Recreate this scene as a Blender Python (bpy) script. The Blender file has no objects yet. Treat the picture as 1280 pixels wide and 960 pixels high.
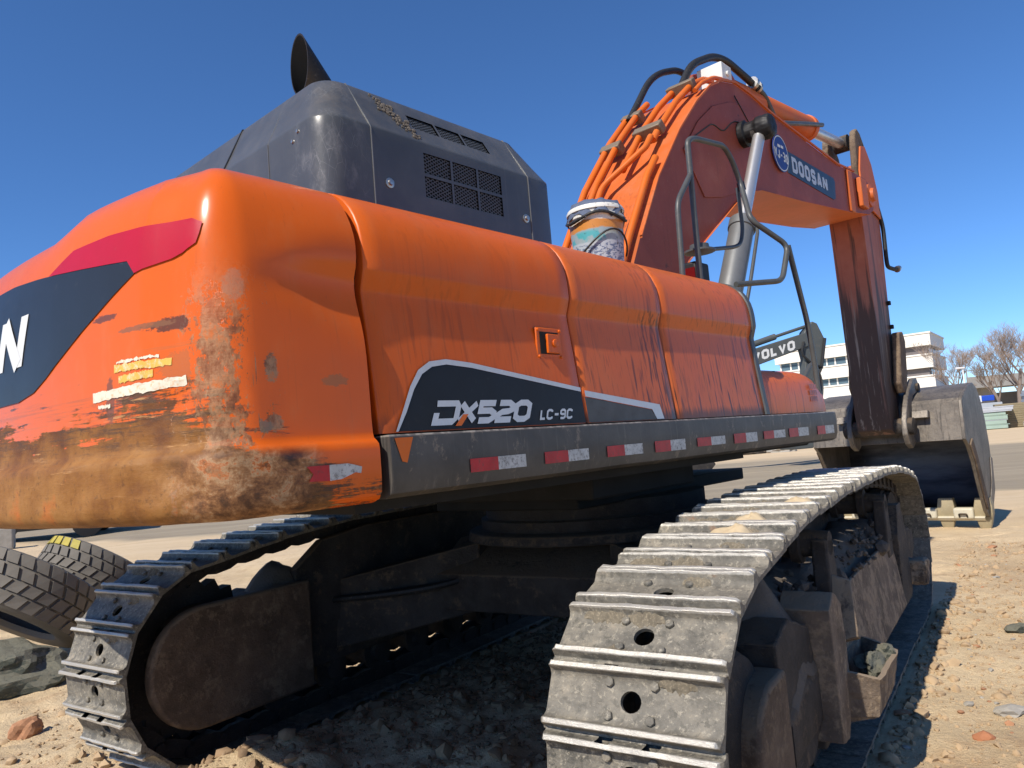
import bpy, bmesh, math, random
import numpy as np
from mathutils import Matrix, Vector, noise as mnoise

random.seed(7)
rng = np.random.default_rng(11)
R = math.radians
scene = bpy.context.scene
COL = scene.collection

# ------------------------------------------------------------------ camera
CAM_H, PITCH, ROLL = 1.6712, R(4.9255), R(4.71)
cp, sp, cr, sr = math.cos(PITCH), math.sin(PITCH), math.cos(ROLL), math.sin(ROLL)
fwd, up0, ri0 = Vector((0, cp, sp)), Vector((0, -sp, cp)), Vector((1, 0, 0))
ri, up = ri0*cr - up0*sr, ri0*sr + up0*cr
cam_d = bpy.data.cameras.new('camera')
cam_d.sensor_width = 36.0
cam_d.sensor_fit = 'HORIZONTAL'
cam_d.lens = 36.0*936.2/1280.0
cam_d.clip_start, cam_d.clip_end = 0.05, 3000.0
cam = bpy.data.objects.new('camera', cam_d)
COL.objects.link(cam)
cam.matrix_world = Matrix(((ri.x, up.x, -fwd.x, 0), (ri.y, up.y, -fwd.y, 0), (ri.z, up.z, -fwd.z, CAM_H), (0, 0, 0, 1)))
scene.camera = cam

# ------------------------------------------------------------------ sky and sun
SHADOW_AZ, SUN_EL = R(39.6), R(46.0)          # shadows run towards azimuth 39.6 deg (from +Y towards +X)
world = bpy.data.worlds.new('World')
scene.world = world
world.use_nodes = True
wn = world.node_tree
wn.nodes.clear()
sky = wn.nodes.new('ShaderNodeTexSky')
sky.sky_type = 'NISHITA'
sky.sun_disc = False
sky.sun_elevation = SUN_EL
sky.sun_rotation = SHADOW_AZ + math.pi
sky.altitude = 1500
sky.air_density = 0.9
sky.dust_density = 0.0
sky.ozone_density = 10.0
bgn = wn.nodes.new('ShaderNodeBackground')
bgn.inputs['Strength'].default_value = 0.138
outn = wn.nodes.new('ShaderNodeOutputWorld')
hsn = wn.nodes.new('ShaderNodeHueSaturation')
hsn.inputs['Saturation'].default_value = 1.05
wn.links.new(sky.outputs[0], hsn.inputs['Color'])
wn.links.new(hsn.outputs[0], bgn.inputs[0])
wn.links.new(bgn.outputs[0], outn.inputs[0])
sun_d = bpy.data.lights.new('sun', 'SUN')
sun_d.energy = 4.8
sun_d.angle = R(0.53)
sun_d.color = (1.0, 0.93, 0.83)
sun = bpy.data.objects.new('sun', sun_d)
COL.objects.link(sun)
ldir = Vector((math.sin(SHADOW_AZ)*math.cos(SUN_EL), math.cos(SHADOW_AZ)*math.cos(SUN_EL), -math.sin(SUN_EL)))
sun.rotation_euler = ldir.to_track_quat('-Z', 'Y').to_euler()
sun.location = (-10, -12, 16)
vs = scene.view_settings
vs.view_transform = 'Standard'
vs.look = 'None'
vs.exposure = 0.25
vs.gamma = 1.0
vs.use_curve_mapping = False
scene.render.resolution_x, scene.render.resolution_y = 1024, 768

# ------------------------------------------------------------------ node helper
class NB:
    def __init__(s, name):
        s.m = bpy.data.materials.new(name)
        s.m.use_nodes = True
        s.t = s.m.node_tree
        s.t.nodes.clear()
        s.out = s.t.nodes.new('ShaderNodeOutputMaterial')
        s.p = s.t.nodes.new('ShaderNodeBsdfPrincipled')
        s.t.links.new(s.p.outputs[0], s.out.inputs[0])
        s._c = {}
    def put(s, sock, v):
        if hasattr(v, 'links') or isinstance(v, bpy.types.NodeSocket):
            s.t.links.new(v, sock)
        elif isinstance(v, (tuple, list)) and len(v) == 3 and sock.type == 'RGBA':
            sock.default_value = (*v, 1)
        else:
            sock.default_value = v
    def coord(s, kind='Object'):
        if kind not in s._c:
            n = s.t.nodes.new('ShaderNodeTexCoord')
            s._c[kind] = n.outputs[kind]
        return s._c[kind]
    def sep(s, vec=None):
        n = s.t.nodes.new('ShaderNodeSeparateXYZ')
        s.t.links.new(vec or s.coord(), n.inputs[0])
        return n.outputs
    def map(s, scale=(1, 1, 1), loc=(0, 0, 0), rot=(0, 0, 0), vec=None):
        n = s.t.nodes.new('ShaderNodeMapping')
        n.inputs['Scale'].default_value = scale
        n.inputs['Location'].default_value = loc
        n.inputs['Rotation'].default_value = rot
        s.t.links.new(vec or s.coord(), n.inputs[0])
        return n.outputs[0]
    def noise(s, scale=5, detail=4, rough=0.55, vec=None, dist=0.0):
        n = s.t.nodes.new('ShaderNodeTexNoise')
        n.inputs['Scale'].default_value = scale
        n.inputs['Detail'].default_value = detail
        n.inputs['Roughness'].default_value = rough
        n.inputs['Distortion'].default_value = dist
        s.t.links.new(vec or s.coord(), n.inputs['Vector'])
        return n.outputs['Fac']
    def voro(s, scale=5, vec=None, feat='F1'):
        n = s.t.nodes.new('ShaderNodeTexVoronoi')
        n.feature = feat
        n.inputs['Scale'].default_value = scale
        s.t.links.new(vec or s.coord(), n.inputs['Vector'])
        return n.outputs['Distance']
    def m_(s, op, a, b=0.0, c=0.0, clamp=False):
        n = s.t.nodes.new('ShaderNodeMath')
        n.operation = op
        n.use_clamp = clamp
        s.put(n.inputs[0], a)
        s.put(n.inputs[1], b)
        s.put(n.inputs[2], c)
        return n.outputs[0]
    def step(s, v, lo, hi, a=0.0, b=1.0):
        n = s.t.nodes.new('ShaderNodeMapRange')
        n.interpolation_type = 'SMOOTHSTEP'
        s.put(n.inputs['Value'], v)
        n.inputs['From Min'].default_value = lo
        n.inputs['From Max'].default_value = hi
        n.inputs['To Min'].default_value = a
        n.inputs['To Max'].default_value = b
        return n.outputs[0]
    def mix(s, f, a, b, mode='MIX'):
        n = s.t.nodes.new('ShaderNodeMix')
        n.data_type = 'RGBA'
        n.blend_type = mode
        s.put(n.inputs[0], f)
        s.put(n.inputs[6], a)
        s.put(n.inputs[7], b)
        return n.outputs[2]
    def ramp(s, f, stops):
        n = s.t.nodes.new('ShaderNodeValToRGB')
        e = n.color_ramp.elements
        while len(e) < len(stops):
            e.new(0.5)
        for i, (p, c) in enumerate(stops):
            e[i].position = p
            e[i].color = (*c, 1)
        s.put(n.inputs[0], f)
        return n.outputs[0]
    def bump(s, h, strength=0.3, dist=0.01):
        n = s.t.nodes.new('ShaderNodeBump')
        n.inputs['Strength'].default_value = strength
        n.inputs['Distance'].default_value = dist
        s.put(n.inputs['Height'], h)
        s.t.links.new(n.outputs[0], s.p.inputs['Normal'])
    def geo(s, name):
        n = s.t.nodes.new('ShaderNodeNewGeometry')
        return n.outputs[name]
    def rnd(s):
        n = s.t.nodes.new('ShaderNodeObjectInfo')
        return n.outputs['Random']
    def fin(s, base, rough=0.5, metal=0.0, spec=None, coat=None):
        s.put(s.p.inputs['Base Color'], base)
        s.put(s.p.inputs['Roughness'], rough)
        s.put(s.p.inputs['Metallic'], metal)
        if spec is not None:
            s.p.inputs['Specular IOR Level'].default_value = spec
        if coat is not None:
            s.p.inputs['Coat Weight'].default_value = coat
            s.p.inputs['Coat Roughness'].default_value = 0.12
        return s.m

MT = {}
def m_plain(name, col, rough=.5, metal=0, var=.25, scale=6, dirt=0.0, dcol=(0.30, 0.22, 0.15), bump=.08, spec=.35):
    b = NB(name)
    n = b.noise(scale, 5, .6)
    c = b.mix(b.step(n, .3, .7, 0, var), col, tuple(q*.55 for q in col))
    if dirt > 0:
        d = b.noise(scale*5, 6, .72)
        c = b.mix(b.step(d, .62-dirt*.25, .80-dirt*.2, 0, min(1, dirt+.2)), c, dcol)
    b.bump(n, bump, .01)
    return b.fin(c, b.m_('ADD', rough-.08, b.m_('MULTIPLY', n, .16)), metal, spec)

def paint_orange(name, base, streak=0.5, dust=0.25, rough=0.33, zlow=1.75, zhigh=2.45):
    b = NB(name)
    x, y, z = b.sep()
    big = b.noise(1.6, 5, 0.6)
    col = b.mix(b.step(big, .35, .7, 0, .35), base, tuple(c*.72 for c in base))
    fine = b.noise(90, 3, 0.7)
    col = b.mix(b.step(fine, .58, .72, 0, .18), col, (0.30, 0.17, 0.09))
    # dust film
    film = b.noise(7, 6, 0.65, b.map((1, 1, 0.35)))
    col = b.mix(b.step(film, .42, .75, 0, dust), col, (0.43, 0.17, 0.08))
    # rain streaks running down the panel
    st = b.noise(1.0, 1.5, 0.5, b.map((40, 40, 0.55)))
    where = b.noise(2.3, 2, 0.5, b.map((1, 1, 0.12)))
    low = b.step(z, zlow, zhigh, 1.0, 0.25)
    f = b.m_('MULTIPLY', b.step(st, .54, .66), b.m_('MULTIPLY', b.step(where, .36, .56), low))
    col = b.mix(b.m_('MULTIPLY', f, streak), col, (0.045, 0.022, 0.014))
    st2 = b.noise(1.0, 1.5, 0.5, b.map((110, 110, 0.9)))
    col = b.mix(b.m_('MULTIPLY', b.step(st2, .55, .75), b.m_('MULTIPLY', low, streak*.6)), col, (0.10, 0.035, 0.015))
    # a band of long oily runs beside one door joint
    run = b.m_('MULTIPLY', b.step(b.m_('ABSOLUTE', b.m_('SUBTRACT', y, -1.30)), .15, .05), b.step(z, 2.45, 2.25))
    col = b.mix(b.m_('MULTIPLY', run, b.step(b.noise(1.0, 1, .5, b.map((75, 75, .25), (4, 9, 0))), .52, .60, 0, min(1, streak*.72))), col, (0.045, 0.022, 0.014))
    # grime line along the bottom
    g = b.m_('MULTIPLY', b.step(b.m_('ADD', z, b.m_('MULTIPLY', st, -.10)), zlow-.03, zlow+.02, 1, 0), .75*min(1, streak*1.5))
    col = b.mix(g, col, (0.05, 0.03, 0.02))
    b.bump(b.noise(60, 4, .6), .05, .002)
    rg = b.m_('ADD', b.m_('MULTIPLY', film, .25), rough-.1)
    return b.fin(col, rg, 0, .28)

ORANGE = (0.64, 0.110, 0.006)
MT['orange'] = paint_orange('orange_paint', ORANGE, .35, .18)
MT['orange_streaked'] = paint_orange('orange_paint_streaked', (0.62, 0.125, 0.020), .95, .22)
MT['orange_box'] = paint_orange('orange_box_paint', (0.68, 0.135, 0.012), .45, .22, .33, 1.70, 2.2)
MT['orange_tube'] = paint_orange('orange_tube_paint', (0.62, 0.13, 0.012), 0.0, .25, .4)
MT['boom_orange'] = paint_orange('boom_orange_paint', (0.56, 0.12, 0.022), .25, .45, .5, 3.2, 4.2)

def m_boomred():  # faded paint; the side faces' shade is also put into this darker red
    b = NB('faded_shaded_boom_paint')
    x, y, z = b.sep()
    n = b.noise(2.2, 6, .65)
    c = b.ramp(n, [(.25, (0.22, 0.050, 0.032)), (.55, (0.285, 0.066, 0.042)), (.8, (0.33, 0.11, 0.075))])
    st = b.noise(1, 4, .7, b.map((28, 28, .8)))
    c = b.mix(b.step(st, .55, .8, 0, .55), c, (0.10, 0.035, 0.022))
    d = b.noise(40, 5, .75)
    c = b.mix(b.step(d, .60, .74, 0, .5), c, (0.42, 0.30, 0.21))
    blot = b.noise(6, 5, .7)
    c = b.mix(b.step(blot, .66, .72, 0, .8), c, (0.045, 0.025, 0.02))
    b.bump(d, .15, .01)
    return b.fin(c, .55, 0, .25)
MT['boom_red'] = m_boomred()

def m_armworn():
    b = NB('worn_arm_paint')
    x, y, z = b.sep()
    n = b.noise(2.0, 6, .65)
    c = b.ramp(n, [(.3, (0.30, 0.080, 0.045)), (.6, (0.38, 0.12, 0.070)), (.8, (0.42, 0.20, 0.13))])
    st = b.noise(1, 4, .6, b.map((9, 9, .22), (3, 1, 0)))
    low = b.step(z, 2.6, 3.9, 1, 0)
    c = b.mix(b.m_('MULTIPLY', low, .75), c, (0.17, 0.125, 0.10))
    c = b.mix(b.m_('MULTIPLY', b.step(b.m_('ADD', st, b.m_('MULTIPLY', low, .22)), .56, .66), .85), c, (0.040, 0.028, 0.024))
    st2 = b.noise(1, 5, .7, b.map((22, 22, .5), (9, 4, 0)))
    c = b.mix(b.m_('MULTIPLY', b.step(st2, .56, .68), b.m_('MULTIPLY', low, .9)), c, (0.27, 0.225, 0.185))
    b.bump(st, .3, .01)
    return b.fin(c, .6, 0, .4)
MT['arm_worn'] = m_armworn()

def m_cw():
    b = NB('battered_counterweight_paint')
    x, y, z = b.sep()
    ax_ = b.m_('ABSOLUTE', x)
    big = b.noise(1.4, 5, .6)
    base = b.mix(b.step(big, .35, .7, 0, .4), (0.66, 0.112, 0.006), (0.55, 0.095, 0.008))
    film = b.noise(9, 6, .7, b.map((1, 1, .4)))
    base = b.mix(b.step(film, .5, .78, 0, .3), base, (0.56, 0.17, 0.05))
    spk = b.noise(120, 3, .7)
    base = b.mix(b.step(spk, .64, .74, 0, .35), base, (0.33, 0.15, 0.07))
    ang = b.step(y, -3.45, -3.60)                       # 1 on the rear face, 0 on the flank
    hs = b.noise(1, 6, .7, b.map((2.2, 2.2, 26)))       # scrapes run sideways
    scr = b.noise(1, 8, .75, b.map((1.5, 1.5, 42), (7, 3, 2)))
    hs2 = b.noise(1, 6, .72, b.map((5, 5, 60), (4, 2, 1)))
    mid = b.noise(4, 6, .7, dist=.6)
    base = b.mix(b.m_('MULTIPLY', b.m_('MULTIPLY', ang, b.step(z, 2.22, 1.95)), b.step(scr, .55, .70, 0, .55)), base, (0.34, 0.13, 0.04))
    base = b.mix(b.m_('MULTIPLY', b.m_('MULTIPLY', ang, b.step(z, 2.05, 1.85)), b.step(scr, .46, .36, 0, .5)), base, (0.22, 0.085, 0.03))
    # worn lower third: ochre primer and rust where the paint has been rubbed off
    zt = b.m_('ADD', 1.715, b.m_('MULTIPLY', ang, .145))
    d = b.m_('SUBTRACT', zt, z)
    d = b.m_('ADD', d, b.m_('MULTIPLY', b.m_('SUBTRACT', hs, .5), .55))
    d = b.m_('ADD', d, b.m_('MULTIPLY', b.m_('SUBTRACT', mid, .5), .42))
    fl = b.m_('MULTIPLY', b.step(y, -3.42, -3.20), .16)  # less wear towards the door joint
    d = b.m_('SUBTRACT', d, fl)
    m1 = b.step(d, 0.0, .03)
    blot = b.noise(2.2, 9, .62, b.map((1, 1, 1.5), (2, 7, 1)))
    vs_ = b.noise(1, 5, .65, b.map((22, 22, 2.4)))
    worn = b.ramp(b.m_('ADD', b.m_('MULTIPLY', vs_, .12), b.m_('MULTIPLY', blot, .88)),
                  [(.34, (0.060, 0.020, 0.007)), (.44, (0.145, 0.050, 0.010)), (.52, (0.235, 0.095, 0.018)), (.60, (0.31, 0.140, 0.034)), (.70, (0.50, 0.12, 0.016))])
    worn = b.mix(b.step(hs2, .60, .70, 0, .32), worn, (0.40, 0.20, 0.07))
    worn = b.mix(b.step(b.noise(45, 6, .75), .54, .68, 0, .55), worn, (0.06, 0.026, 0.012))
    col = b.mix(m1, base, worn)
    # dark rusty gouges along the upper limit of the wear
    band = b.m_('MULTIPLY', b.step(d, -.05, .0), b.step(d, .16, .05))
    g1 = b.m_('MULTIPLY', band, b.m_('MULTIPLY', b.step(hs2, .47, .53), b.step(hs, .44, .54)))
    col = b.mix(b.m_('MULTIPLY', g1, .9), col, (0.075, 0.040, 0.022))
    col = b.mix(b.m_('MULTIPLY', band, b.step(hs2, .60, .66, 0, .75)), col, (0.52, 0.27, 0.10))
    # scraped corner
    cx = b.m_('SUBTRACT', ax_, 1.425)
    cy = b.m_('SUBTRACT', y, -3.565)
    dist = b.m_('SQRT', b.m_('ADD', b.m_('MULTIPLY', cx, cx), b.m_('MULTIPLY', cy, cy)))
    cn = b.m_('ADD', b.m_('MULTIPLY', b.noise(10, 9, .75, b.map((1, 1, .5), (3, 1, 2))), .55), b.m_('MULTIPLY', b.noise(48, 6, .75, b.map((1, 1, .7), (3, 1, 2))), .45))
    cm = b.m_('ADD', b.step(dist, .0, .17, 1, 0), b.m_('MULTIPLY', b.m_('SUBTRACT', cn, .5), 6.5))
    cm = b.m_('MULTIPLY', b.step(cm, .60, .74), b.m_('MULTIPLY', b.step(z, 2.30, 2.02, .0, 1), b.step(dist, .26, .18)))
    gcol = b.ramp(b.noise(17, 7, .75, b.map((1, 1, .6))), [(.34, (0.045, 0.026, 0.017)), (.46, (0.19, 0.085, 0.035)), (.56, (0.33, 0.19, 0.095)), (.66, (0.54, 0.14, 0.025))])
    col = b.mix(b.m_('MULTIPLY', cm, .85), col, gcol)
    # crushed lower corner and bottom lip
    low = b.m_('MULTIPLY', b.step(z, 1.745, 1.70), b.m_('MULTIPLY', b.step(y, -3.68, -3.58), b.step(y, -3.24, -3.36)))
    lc = b.noise(9, 8, .74, b.map((1, 1, 1.3), (6, 2, 4)), .25)
    lcol = b.ramp(lc, [(.34, (0.030, 0.019, 0.013)), (.44, (0.13, 0.055, 0.022)), (.52, (0.28, 0.13, 0.05)), (.58, (0.40, 0.25, 0.13)), (.63, (0.50, 0.115, 0.016))])
    col = b.mix(b.m_('MULTIPLY', low, b.step(lc, .68, .58, 0, .95)), col, lcol)
    # separate gouges
    def ell(px, pz, rx, rz, axis, c, k=.9, seed=0):
        nonlocal col
        a = b.m_('DIVIDE', b.m_('SUBTRACT', axis, px), rx)
        c2 = b.m_('DIVIDE', b.m_('SUBTRACT', z, pz), rz)
        r2 = b.m_('ADD', b.m_('MULTIPLY', a, a), b.m_('MULTIPLY', c2, c2))
        r2 = b.m_('ADD', r2, b.m_('MULTIPLY', b.m_('SUBTRACT', b.noise(38, 5, .75, b.map((1, 1, 2.2), (seed, 0, 0))), .5), 3.2))
        col = b.mix(b.m_('MULTIPLY', b.step(r2, 1.0, .6), k), col, c)
    rear = b.m_('ADD', x, b.m_('MULTIPLY', b.m_('SUBTRACT', 1, ang), 9))
    side = b.m_('ADD', y, b.m_('MULTIPLY', ang, 9))
    ell(1.33, 2.095, .14, .022, rear, (0.085, 0.04, 0.022), .9, 1)
    ell(1.20, 2.10, .12, .010, rear, (0.22, 0.10, 0.045), .8, 2)
    ell(1.33, 1.97, .10, .05, rear, (0.40, 0.12, 0.03), .7, 8)
    ell(1.05, 1.90, .02, .08, rear, (0.14, 0.06, 0.03), .8, 3)
    ell(1.02, 2.15, .06, .012, rear, (0.12, 0.05, 0.03), .9, 4)
    ell(-3.41, 1.955, .022, .045, side, gcol, .95, 5)
    ell(-3.41, 1.80, .028, .028, side, gcol, .9, 6)
    ell(-3.46, 1.79, .05, .02, side, (0.20, 0.14, 0.09), .9, 7)
    ell(-3.20, 1.92, .05, .02, side, (0.35, 0.13, 0.04), .8, 9)
    ell(-3.50, 2.19, .03, .05, b.m_('ADD', y, 0), (0.36, 0.22, 0.14), .45, 10)
    # rain streaks on the flank
    st = b.noise(1, 4, .65, b.map((70, 70, .6)))
    col = b.mix(b.m_('MULTIPLY', b.step(st, .58, .75), .16), col, (0.16, 0.05, 0.02))
    wearall = b.m_('MAXIMUM', m1, cm)
    h = b.m_('ADD', b.m_('MULTIPLY', wearall, b.m_('ADD', b.m_('MULTIPLY', hs2, .35), b.m_('MULTIPLY', b.noise(35, 7, .7), .9))), b.m_('MULTIPLY', wearall, -.5))
    b.bump(h, .35, .012)
    return b.fin(col, b.m_('ADD', .25, b.m_('MULTIPLY', wearall, .35)), 0, .32)
MT['cw'] = m_cw()

def m_hood():
    b = NB('dark_grey_hood_plastic')
    x, y, z = b.sep()
    n = b.noise(3, 5, .6)
    c = b.mix(b.step(n, .3, .75), (0.050, 0.053, 0.055), (0.078, 0.081, 0.081))
    st = b.noise(1, 4, .65, b.map((45, 45, .8)))
    c = b.mix(b.step(st, .56, .8, 0, .35), c, (0.11, 0.11, 0.11))
    # chalky scratches on the rear corner
    cx = b.m_('SUBTRACT', x, .93)
    cy = b.m_('SUBTRACT', y, -2.80)
    ds = b.m_('SQRT', b.m_('ADD', b.m_('MULTIPLY', cx, cx), b.m_('MULTIPLY', cy, cy)))
    near = b.step(ds, .05, .22, 1, 0)
    sc = b.voro(26, b.map((1, 1, .45), (0, 0, 0), (0, .4, .3)), 'DISTANCE_TO_EDGE')
    sc2 = b.voro(17, b.map((1.3, 1, .35), (2, 0, 0), (.3, .8, .2)), 'DISTANCE_TO_EDGE')
    m = b.m_('MAXIMUM', b.step(sc, .011, .002), b.step(sc2, .010, .002))
    m = b.m_('MULTIPLY', m, b.m_('MULTIPLY', near, b.step(b.noise(6, 3), .42, .6)))
    c = b.mix(b.m_('MULTIPLY', m, .42), c, (0.34, 0.34, 0.33))
    haze = b.m_('MULTIPLY', near, b.step(b.noise(9, 6, .75, b.map((1, 1, .6))), .48, .70, 0, .38))
    c = b.mix(haze, c, (0.26, 0.26, 0.255))
    # dust on upward faces
    nz = b.sep(b.geo('Normal'))[2]
    c = b.mix(b.m_('MULTIPLY', b.step(nz, .2, .75), b.step(b.noise(14, 6, .7), .30, .75, .08, .42)), c, (0.20, 0.165, 0.125))
    b.bump(b.noise(70, 3), .04, .004)
    return b.fin(c, .33, 0, .5, .15)
MT['hood'] = m_hood()

def m_skirt():
    b = NB('grey_frame_paint')
    x, y, z = b.sep()
    n = b.noise(4, 6, .65)
    c = b.mix(b.step(n, .3, .7), (0.040, 0.037, 0.034), (0.075, 0.068, 0.060))
    st = b.noise(1, 5, .7, b.map((34, 34, 1.2)))
    c = b.mix(b.step(st, .54, .72, 0, .55), c, (0.15, 0.135, 0.115))
    sc = b.noise(1, 6, .75, b.map((3, 14, 10), (1, 0, 0), (.5, 0, 0)))
    c = b.mix(b.m_('MULTIPLY', b.step(sc, .56, .66), .6), c, (0.24, 0.19, 0.14))
    e = b.step(z, 1.738, 1.743)
    c = b.mix(b.m_('MULTIPLY', e, b.step(b.noise(30, 4), .45, .6, .2, .7)), c, (0.33, 0.30, 0.26))
    b.bump(n, .2, .01)
    return b.fin(c, .48, 0, .5)
MT['skirt'] = m_skirt()

def m_shoe():
    b = NB('worn_track_steel')
    x, y, z = b.sep()
    off = b.m_('MULTIPLY', b.rnd(), 37.0)
    cmb = b.t.nodes.new('ShaderNodeCombineXYZ')
    b.put(cmb.inputs[0], b.m_('ADD', x, off))
    b.put(cmb.inputs[1], y)
    b.put(cmb.inputs[2], z)
    v = cmb.outputs[0]
    n = b.noise(10, 7, .72, v)
    c = b.ramp(n, [(.32, (0.045, 0.043, 0.036)), (.46, (0.105, 0.097, 0.080)), (.58, (0.185, 0.166, 0.130)), (.72, (0.30, 0.25, 0.18))])
    d = b.noise(45, 6, .78, v)
    c = b.mix(b.step(d, .53, .64, 0, .75), c, (0.40, 0.355, 0.27))
    dk = b.noise(24, 7, .78, b.map((1, 1, 1), (5, 5, 5), (0, 0, 0), v))
    c = b.mix(b.step(dk, .52, .61, 0, .8), c, (0.034, 0.034, 0.028))
    c = b.mix(b.m_('MULTIPLY', b.m_('FRACT', b.m_('MULTIPLY', off, 3.7)), .28), c, (0.27, 0.24, 0.19))
    rust = b.noise(5, 5, .7, b.map((1, 1, 1), (11, 3, 5), (0, 0, 0), v))
    c = b.mix(b.step(rust, .64, .74, 0, .6), c, (0.26, 0.12, 0.05))
    lip = b.step(b.m_('ADD', z, b.m_('MULTIPLY', b.m_('SUBTRACT', d, .5), .014)), .030, .037)  # polished grouser crests, brightened further to look sunlit
    c = b.mix(b.m_('MULTIPLY', lip, .85), c, (0.56, 0.53, 0.47))
    h = b.m_('ADD', b.m_('MULTIPLY', d, .6), b.m_('MULTIPLY', n, .6))
    b.bump(h, .6, .012)
    return b.fin(c, b.m_('SUBTRACT', .62, b.m_('MULTIPLY', lip, .22)), b.m_('MULTIPLY', lip, .45), .5)
MT['shoe'] = m_shoe()
MT['shoe_dirt'] = m_plain('packed_dry_mud', (0.17, 0.145, 0.105), .95, 0, .6, 22, .6, (0.30, 0.25, 0.175), .6)

def m_mudsteel(name, dark, mud, k=.5):
    b = NB(name)
    n = b.noise(3.2, 7, .68)
    c = b.mix(b.step(n, .35, .65), dark, tuple(q*1.9 for q in dark))
    d = b.noise(9, 7, .75)
    up_ = b.step(b.sep(b.geo('Normal'))[2], -.1, .8, 0, .22)
    c = b.mix(b.m_('MULTIPLY', b.step(b.m_('ADD', d, up_), .62-.18*k, .76-.18*k), .9), c, mud)
    f = b.noise(60, 5, .75)
    c = b.mix(b.step(f, .58, .75, 0, .5), c, tuple(q*1.5 for q in mud))
    b.bump(b.m_('ADD', d, b.m_('MULTIPLY', f, .4)), .7, .025)
    return b.fin(c, .8, 0, .3)
MT['frame'] = m_mudsteel('muddy_frame_steel', (0.032, 0.028, 0.025), (0.125, 0.092, 0.062), .45)
MT['frame_brown'] = m_mudsteel('rust_brown_frame_steel', (0.075, 0.052, 0.036), (0.20, 0.145, 0.095), .6)
MT['frame_mud'] = m_mudsteel('mud_coated_steel', (0.10, 0.075, 0.055), (0.30, 0.225, 0.15), .75)
MT['mud'] = m_mudsteel('caked_mud', (0.06, 0.052, 0.045), (0.14, 0.115, 0.09), .9)
MT['chain'] = m_mudsteel('greasy_chain_steel', (0.025, 0.022, 0.02), (0.10, 0.075, 0.05), .3)
MT['bucket'] = None

def m_bucket():
    b = NB('scuffed_bucket_steel')
    n = b.noise(2.6, 6, .65)
    c = b.mix(b.step(n, .3, .7), (0.11, 0.096, 0.082), (0.22, 0.19, 0.155))
    st = b.noise(1, 5, .7, b.map((26, 26, 2.0)))
    c = b.mix(b.step(st, .50, .66, 0, .8), c, (0.055, 0.048, 0.042))
    d = b.noise(22, 6, .75)
    c = b.mix(b.step(d, .56, .72, 0, .6), c, (0.26, 0.21, 0.155))
    b.bump(d, .35, .012)
    return b.fin(c, b.m_('ADD', .34, b.m_('MULTIPLY', d, .3)), .35, .5)
MT['bucket'] = m_bucket()
def m_inner():
    b = NB('polished_bucket_inside')
    n = b.noise(2.0, 5, .6, b.map((.6, 1.5, 2.5)))
    c = b.mix(b.step(n, .3, .7), (0.045, 0.045, 0.05), (0.13, 0.13, 0.14))
    d = b.noise(18, 6, .7)
    c = b.mix(b.step(d, .58, .75, 0, .5), c, (0.20, 0.16, 0.12))
    return b.fin(c, b.m_('ADD', .22, b.m_('MULTIPLY', n, .3)), .8, .5)
MT['bucket_in'] = m_inner()

MT['black'] = m_plain('black_rubber', (0.012, 0.012, 0.013), .55)
MT['hose'] = m_plain('black_hose_rubber', (0.022, 0.022, 0.022), .5, 0, .3, 12, .25)
MT['decal_black'] = m_plain('black_decal_film', (0.010, 0.010, 0.010), .5, 0, .3, 9, .12, (0.09, 0.08, 0.07))
MT['decal_grey'] = m_plain('faded_dark_decal', (0.075, 0.072, 0.066), .5, 0, .5, 9, .35, (0.05, 0.03, 0.025))
MT['decal_rear'] = m_plain('dark_blue_grey_panel', (0.022, 0.025, 0.029), .34, 0, .3, 4, .10, (0.12, 0.12, 0.12))
MT['panel_red'] = m_plain('red_reflective_panel', (0.43, 0.007, 0.022), .36, 0, .15, 8, .05)
MT['letter_white'] = m_plain('white_lettering', (0.66, 0.66, 0.63), .4, 0, .12, 30, .12, (0.25, 0.20, 0.15))
MT['letter_silver'] = m_plain('silver_lettering', (0.55, 0.55, 0.54), .35, .2, .15, 30, .15)
MT['sticker_red'] = m_plain('red_reflective_tape', (0.46, 0.020, 0.024), .4, 0, .5, 16, .5, (0.10, 0.05, 0.04))
MT['sticker_white'] = m_plain('white_reflective_tape', (0.52, 0.52, 0.50), .4, 0, .45, 16, .6, (0.10, 0.085, 0.075))
MT['chrome'] = m_plain('chromed_rod', (0.62, 0.61, 0.59), .34, .75, .2, 8, .15)
MT['clamp'] = m_plain('dusty_clamp_steel', (0.22, 0.17, 0.12), .6, .3, .4, 30, .4)
MT['steel_grey'] = m_plain('grey_painted_steel', (0.17, 0.175, 0.175), .45, .3, .3, 9, .2)
MT['rail'] = m_plain('grey_handrail_paint', (0.085, 0.088, 0.085), .42, .1, .4, 14, .3, (0.22, 0.16, 0.11))
MT['bolt'] = m_plain('zinc_bolt', (0.45, 0.44, 0.42), .35, .9, .3, 40)
MT['exhaust'] = m_plain('sooty_exhaust_steel', (0.055, 0.042, 0.032), .5, .6, .5, 10, .2)
MT['soot_and_bay'] = m_plain('soot_and_bay_black', (0.006, 0.006, 0.006), .9)
MT['dark'] = m_plain('dark_underside', (0.016, 0.015, 0.014), .8, 0, .4, 5, .2, (0.06, 0.05, 0.04))
MT['mesh'] = m_plain('black_mesh_wire', (0.10, 0.105, 0.11), .5, .3)
MT['mesh_lit'] = m_plain('sunlit_mesh_wire', (0.30, 0.30, 0.29), .45, .5)  # brighter copy of the mesh wire, sunlight put into its colour
MT['tooth'] = m_plain('ochre_tooth_steel', (0.34, 0.28, 0.17), .5, .1, .35, 6, .4, (0.42, 0.36, 0.24))
MT['lip_cream'] = m_plain('cream_bucket_lip', (0.58, 0.53, 0.40), .5, .0, .3, 6, .3, (0.30, 0.24, 0.15))
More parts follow.
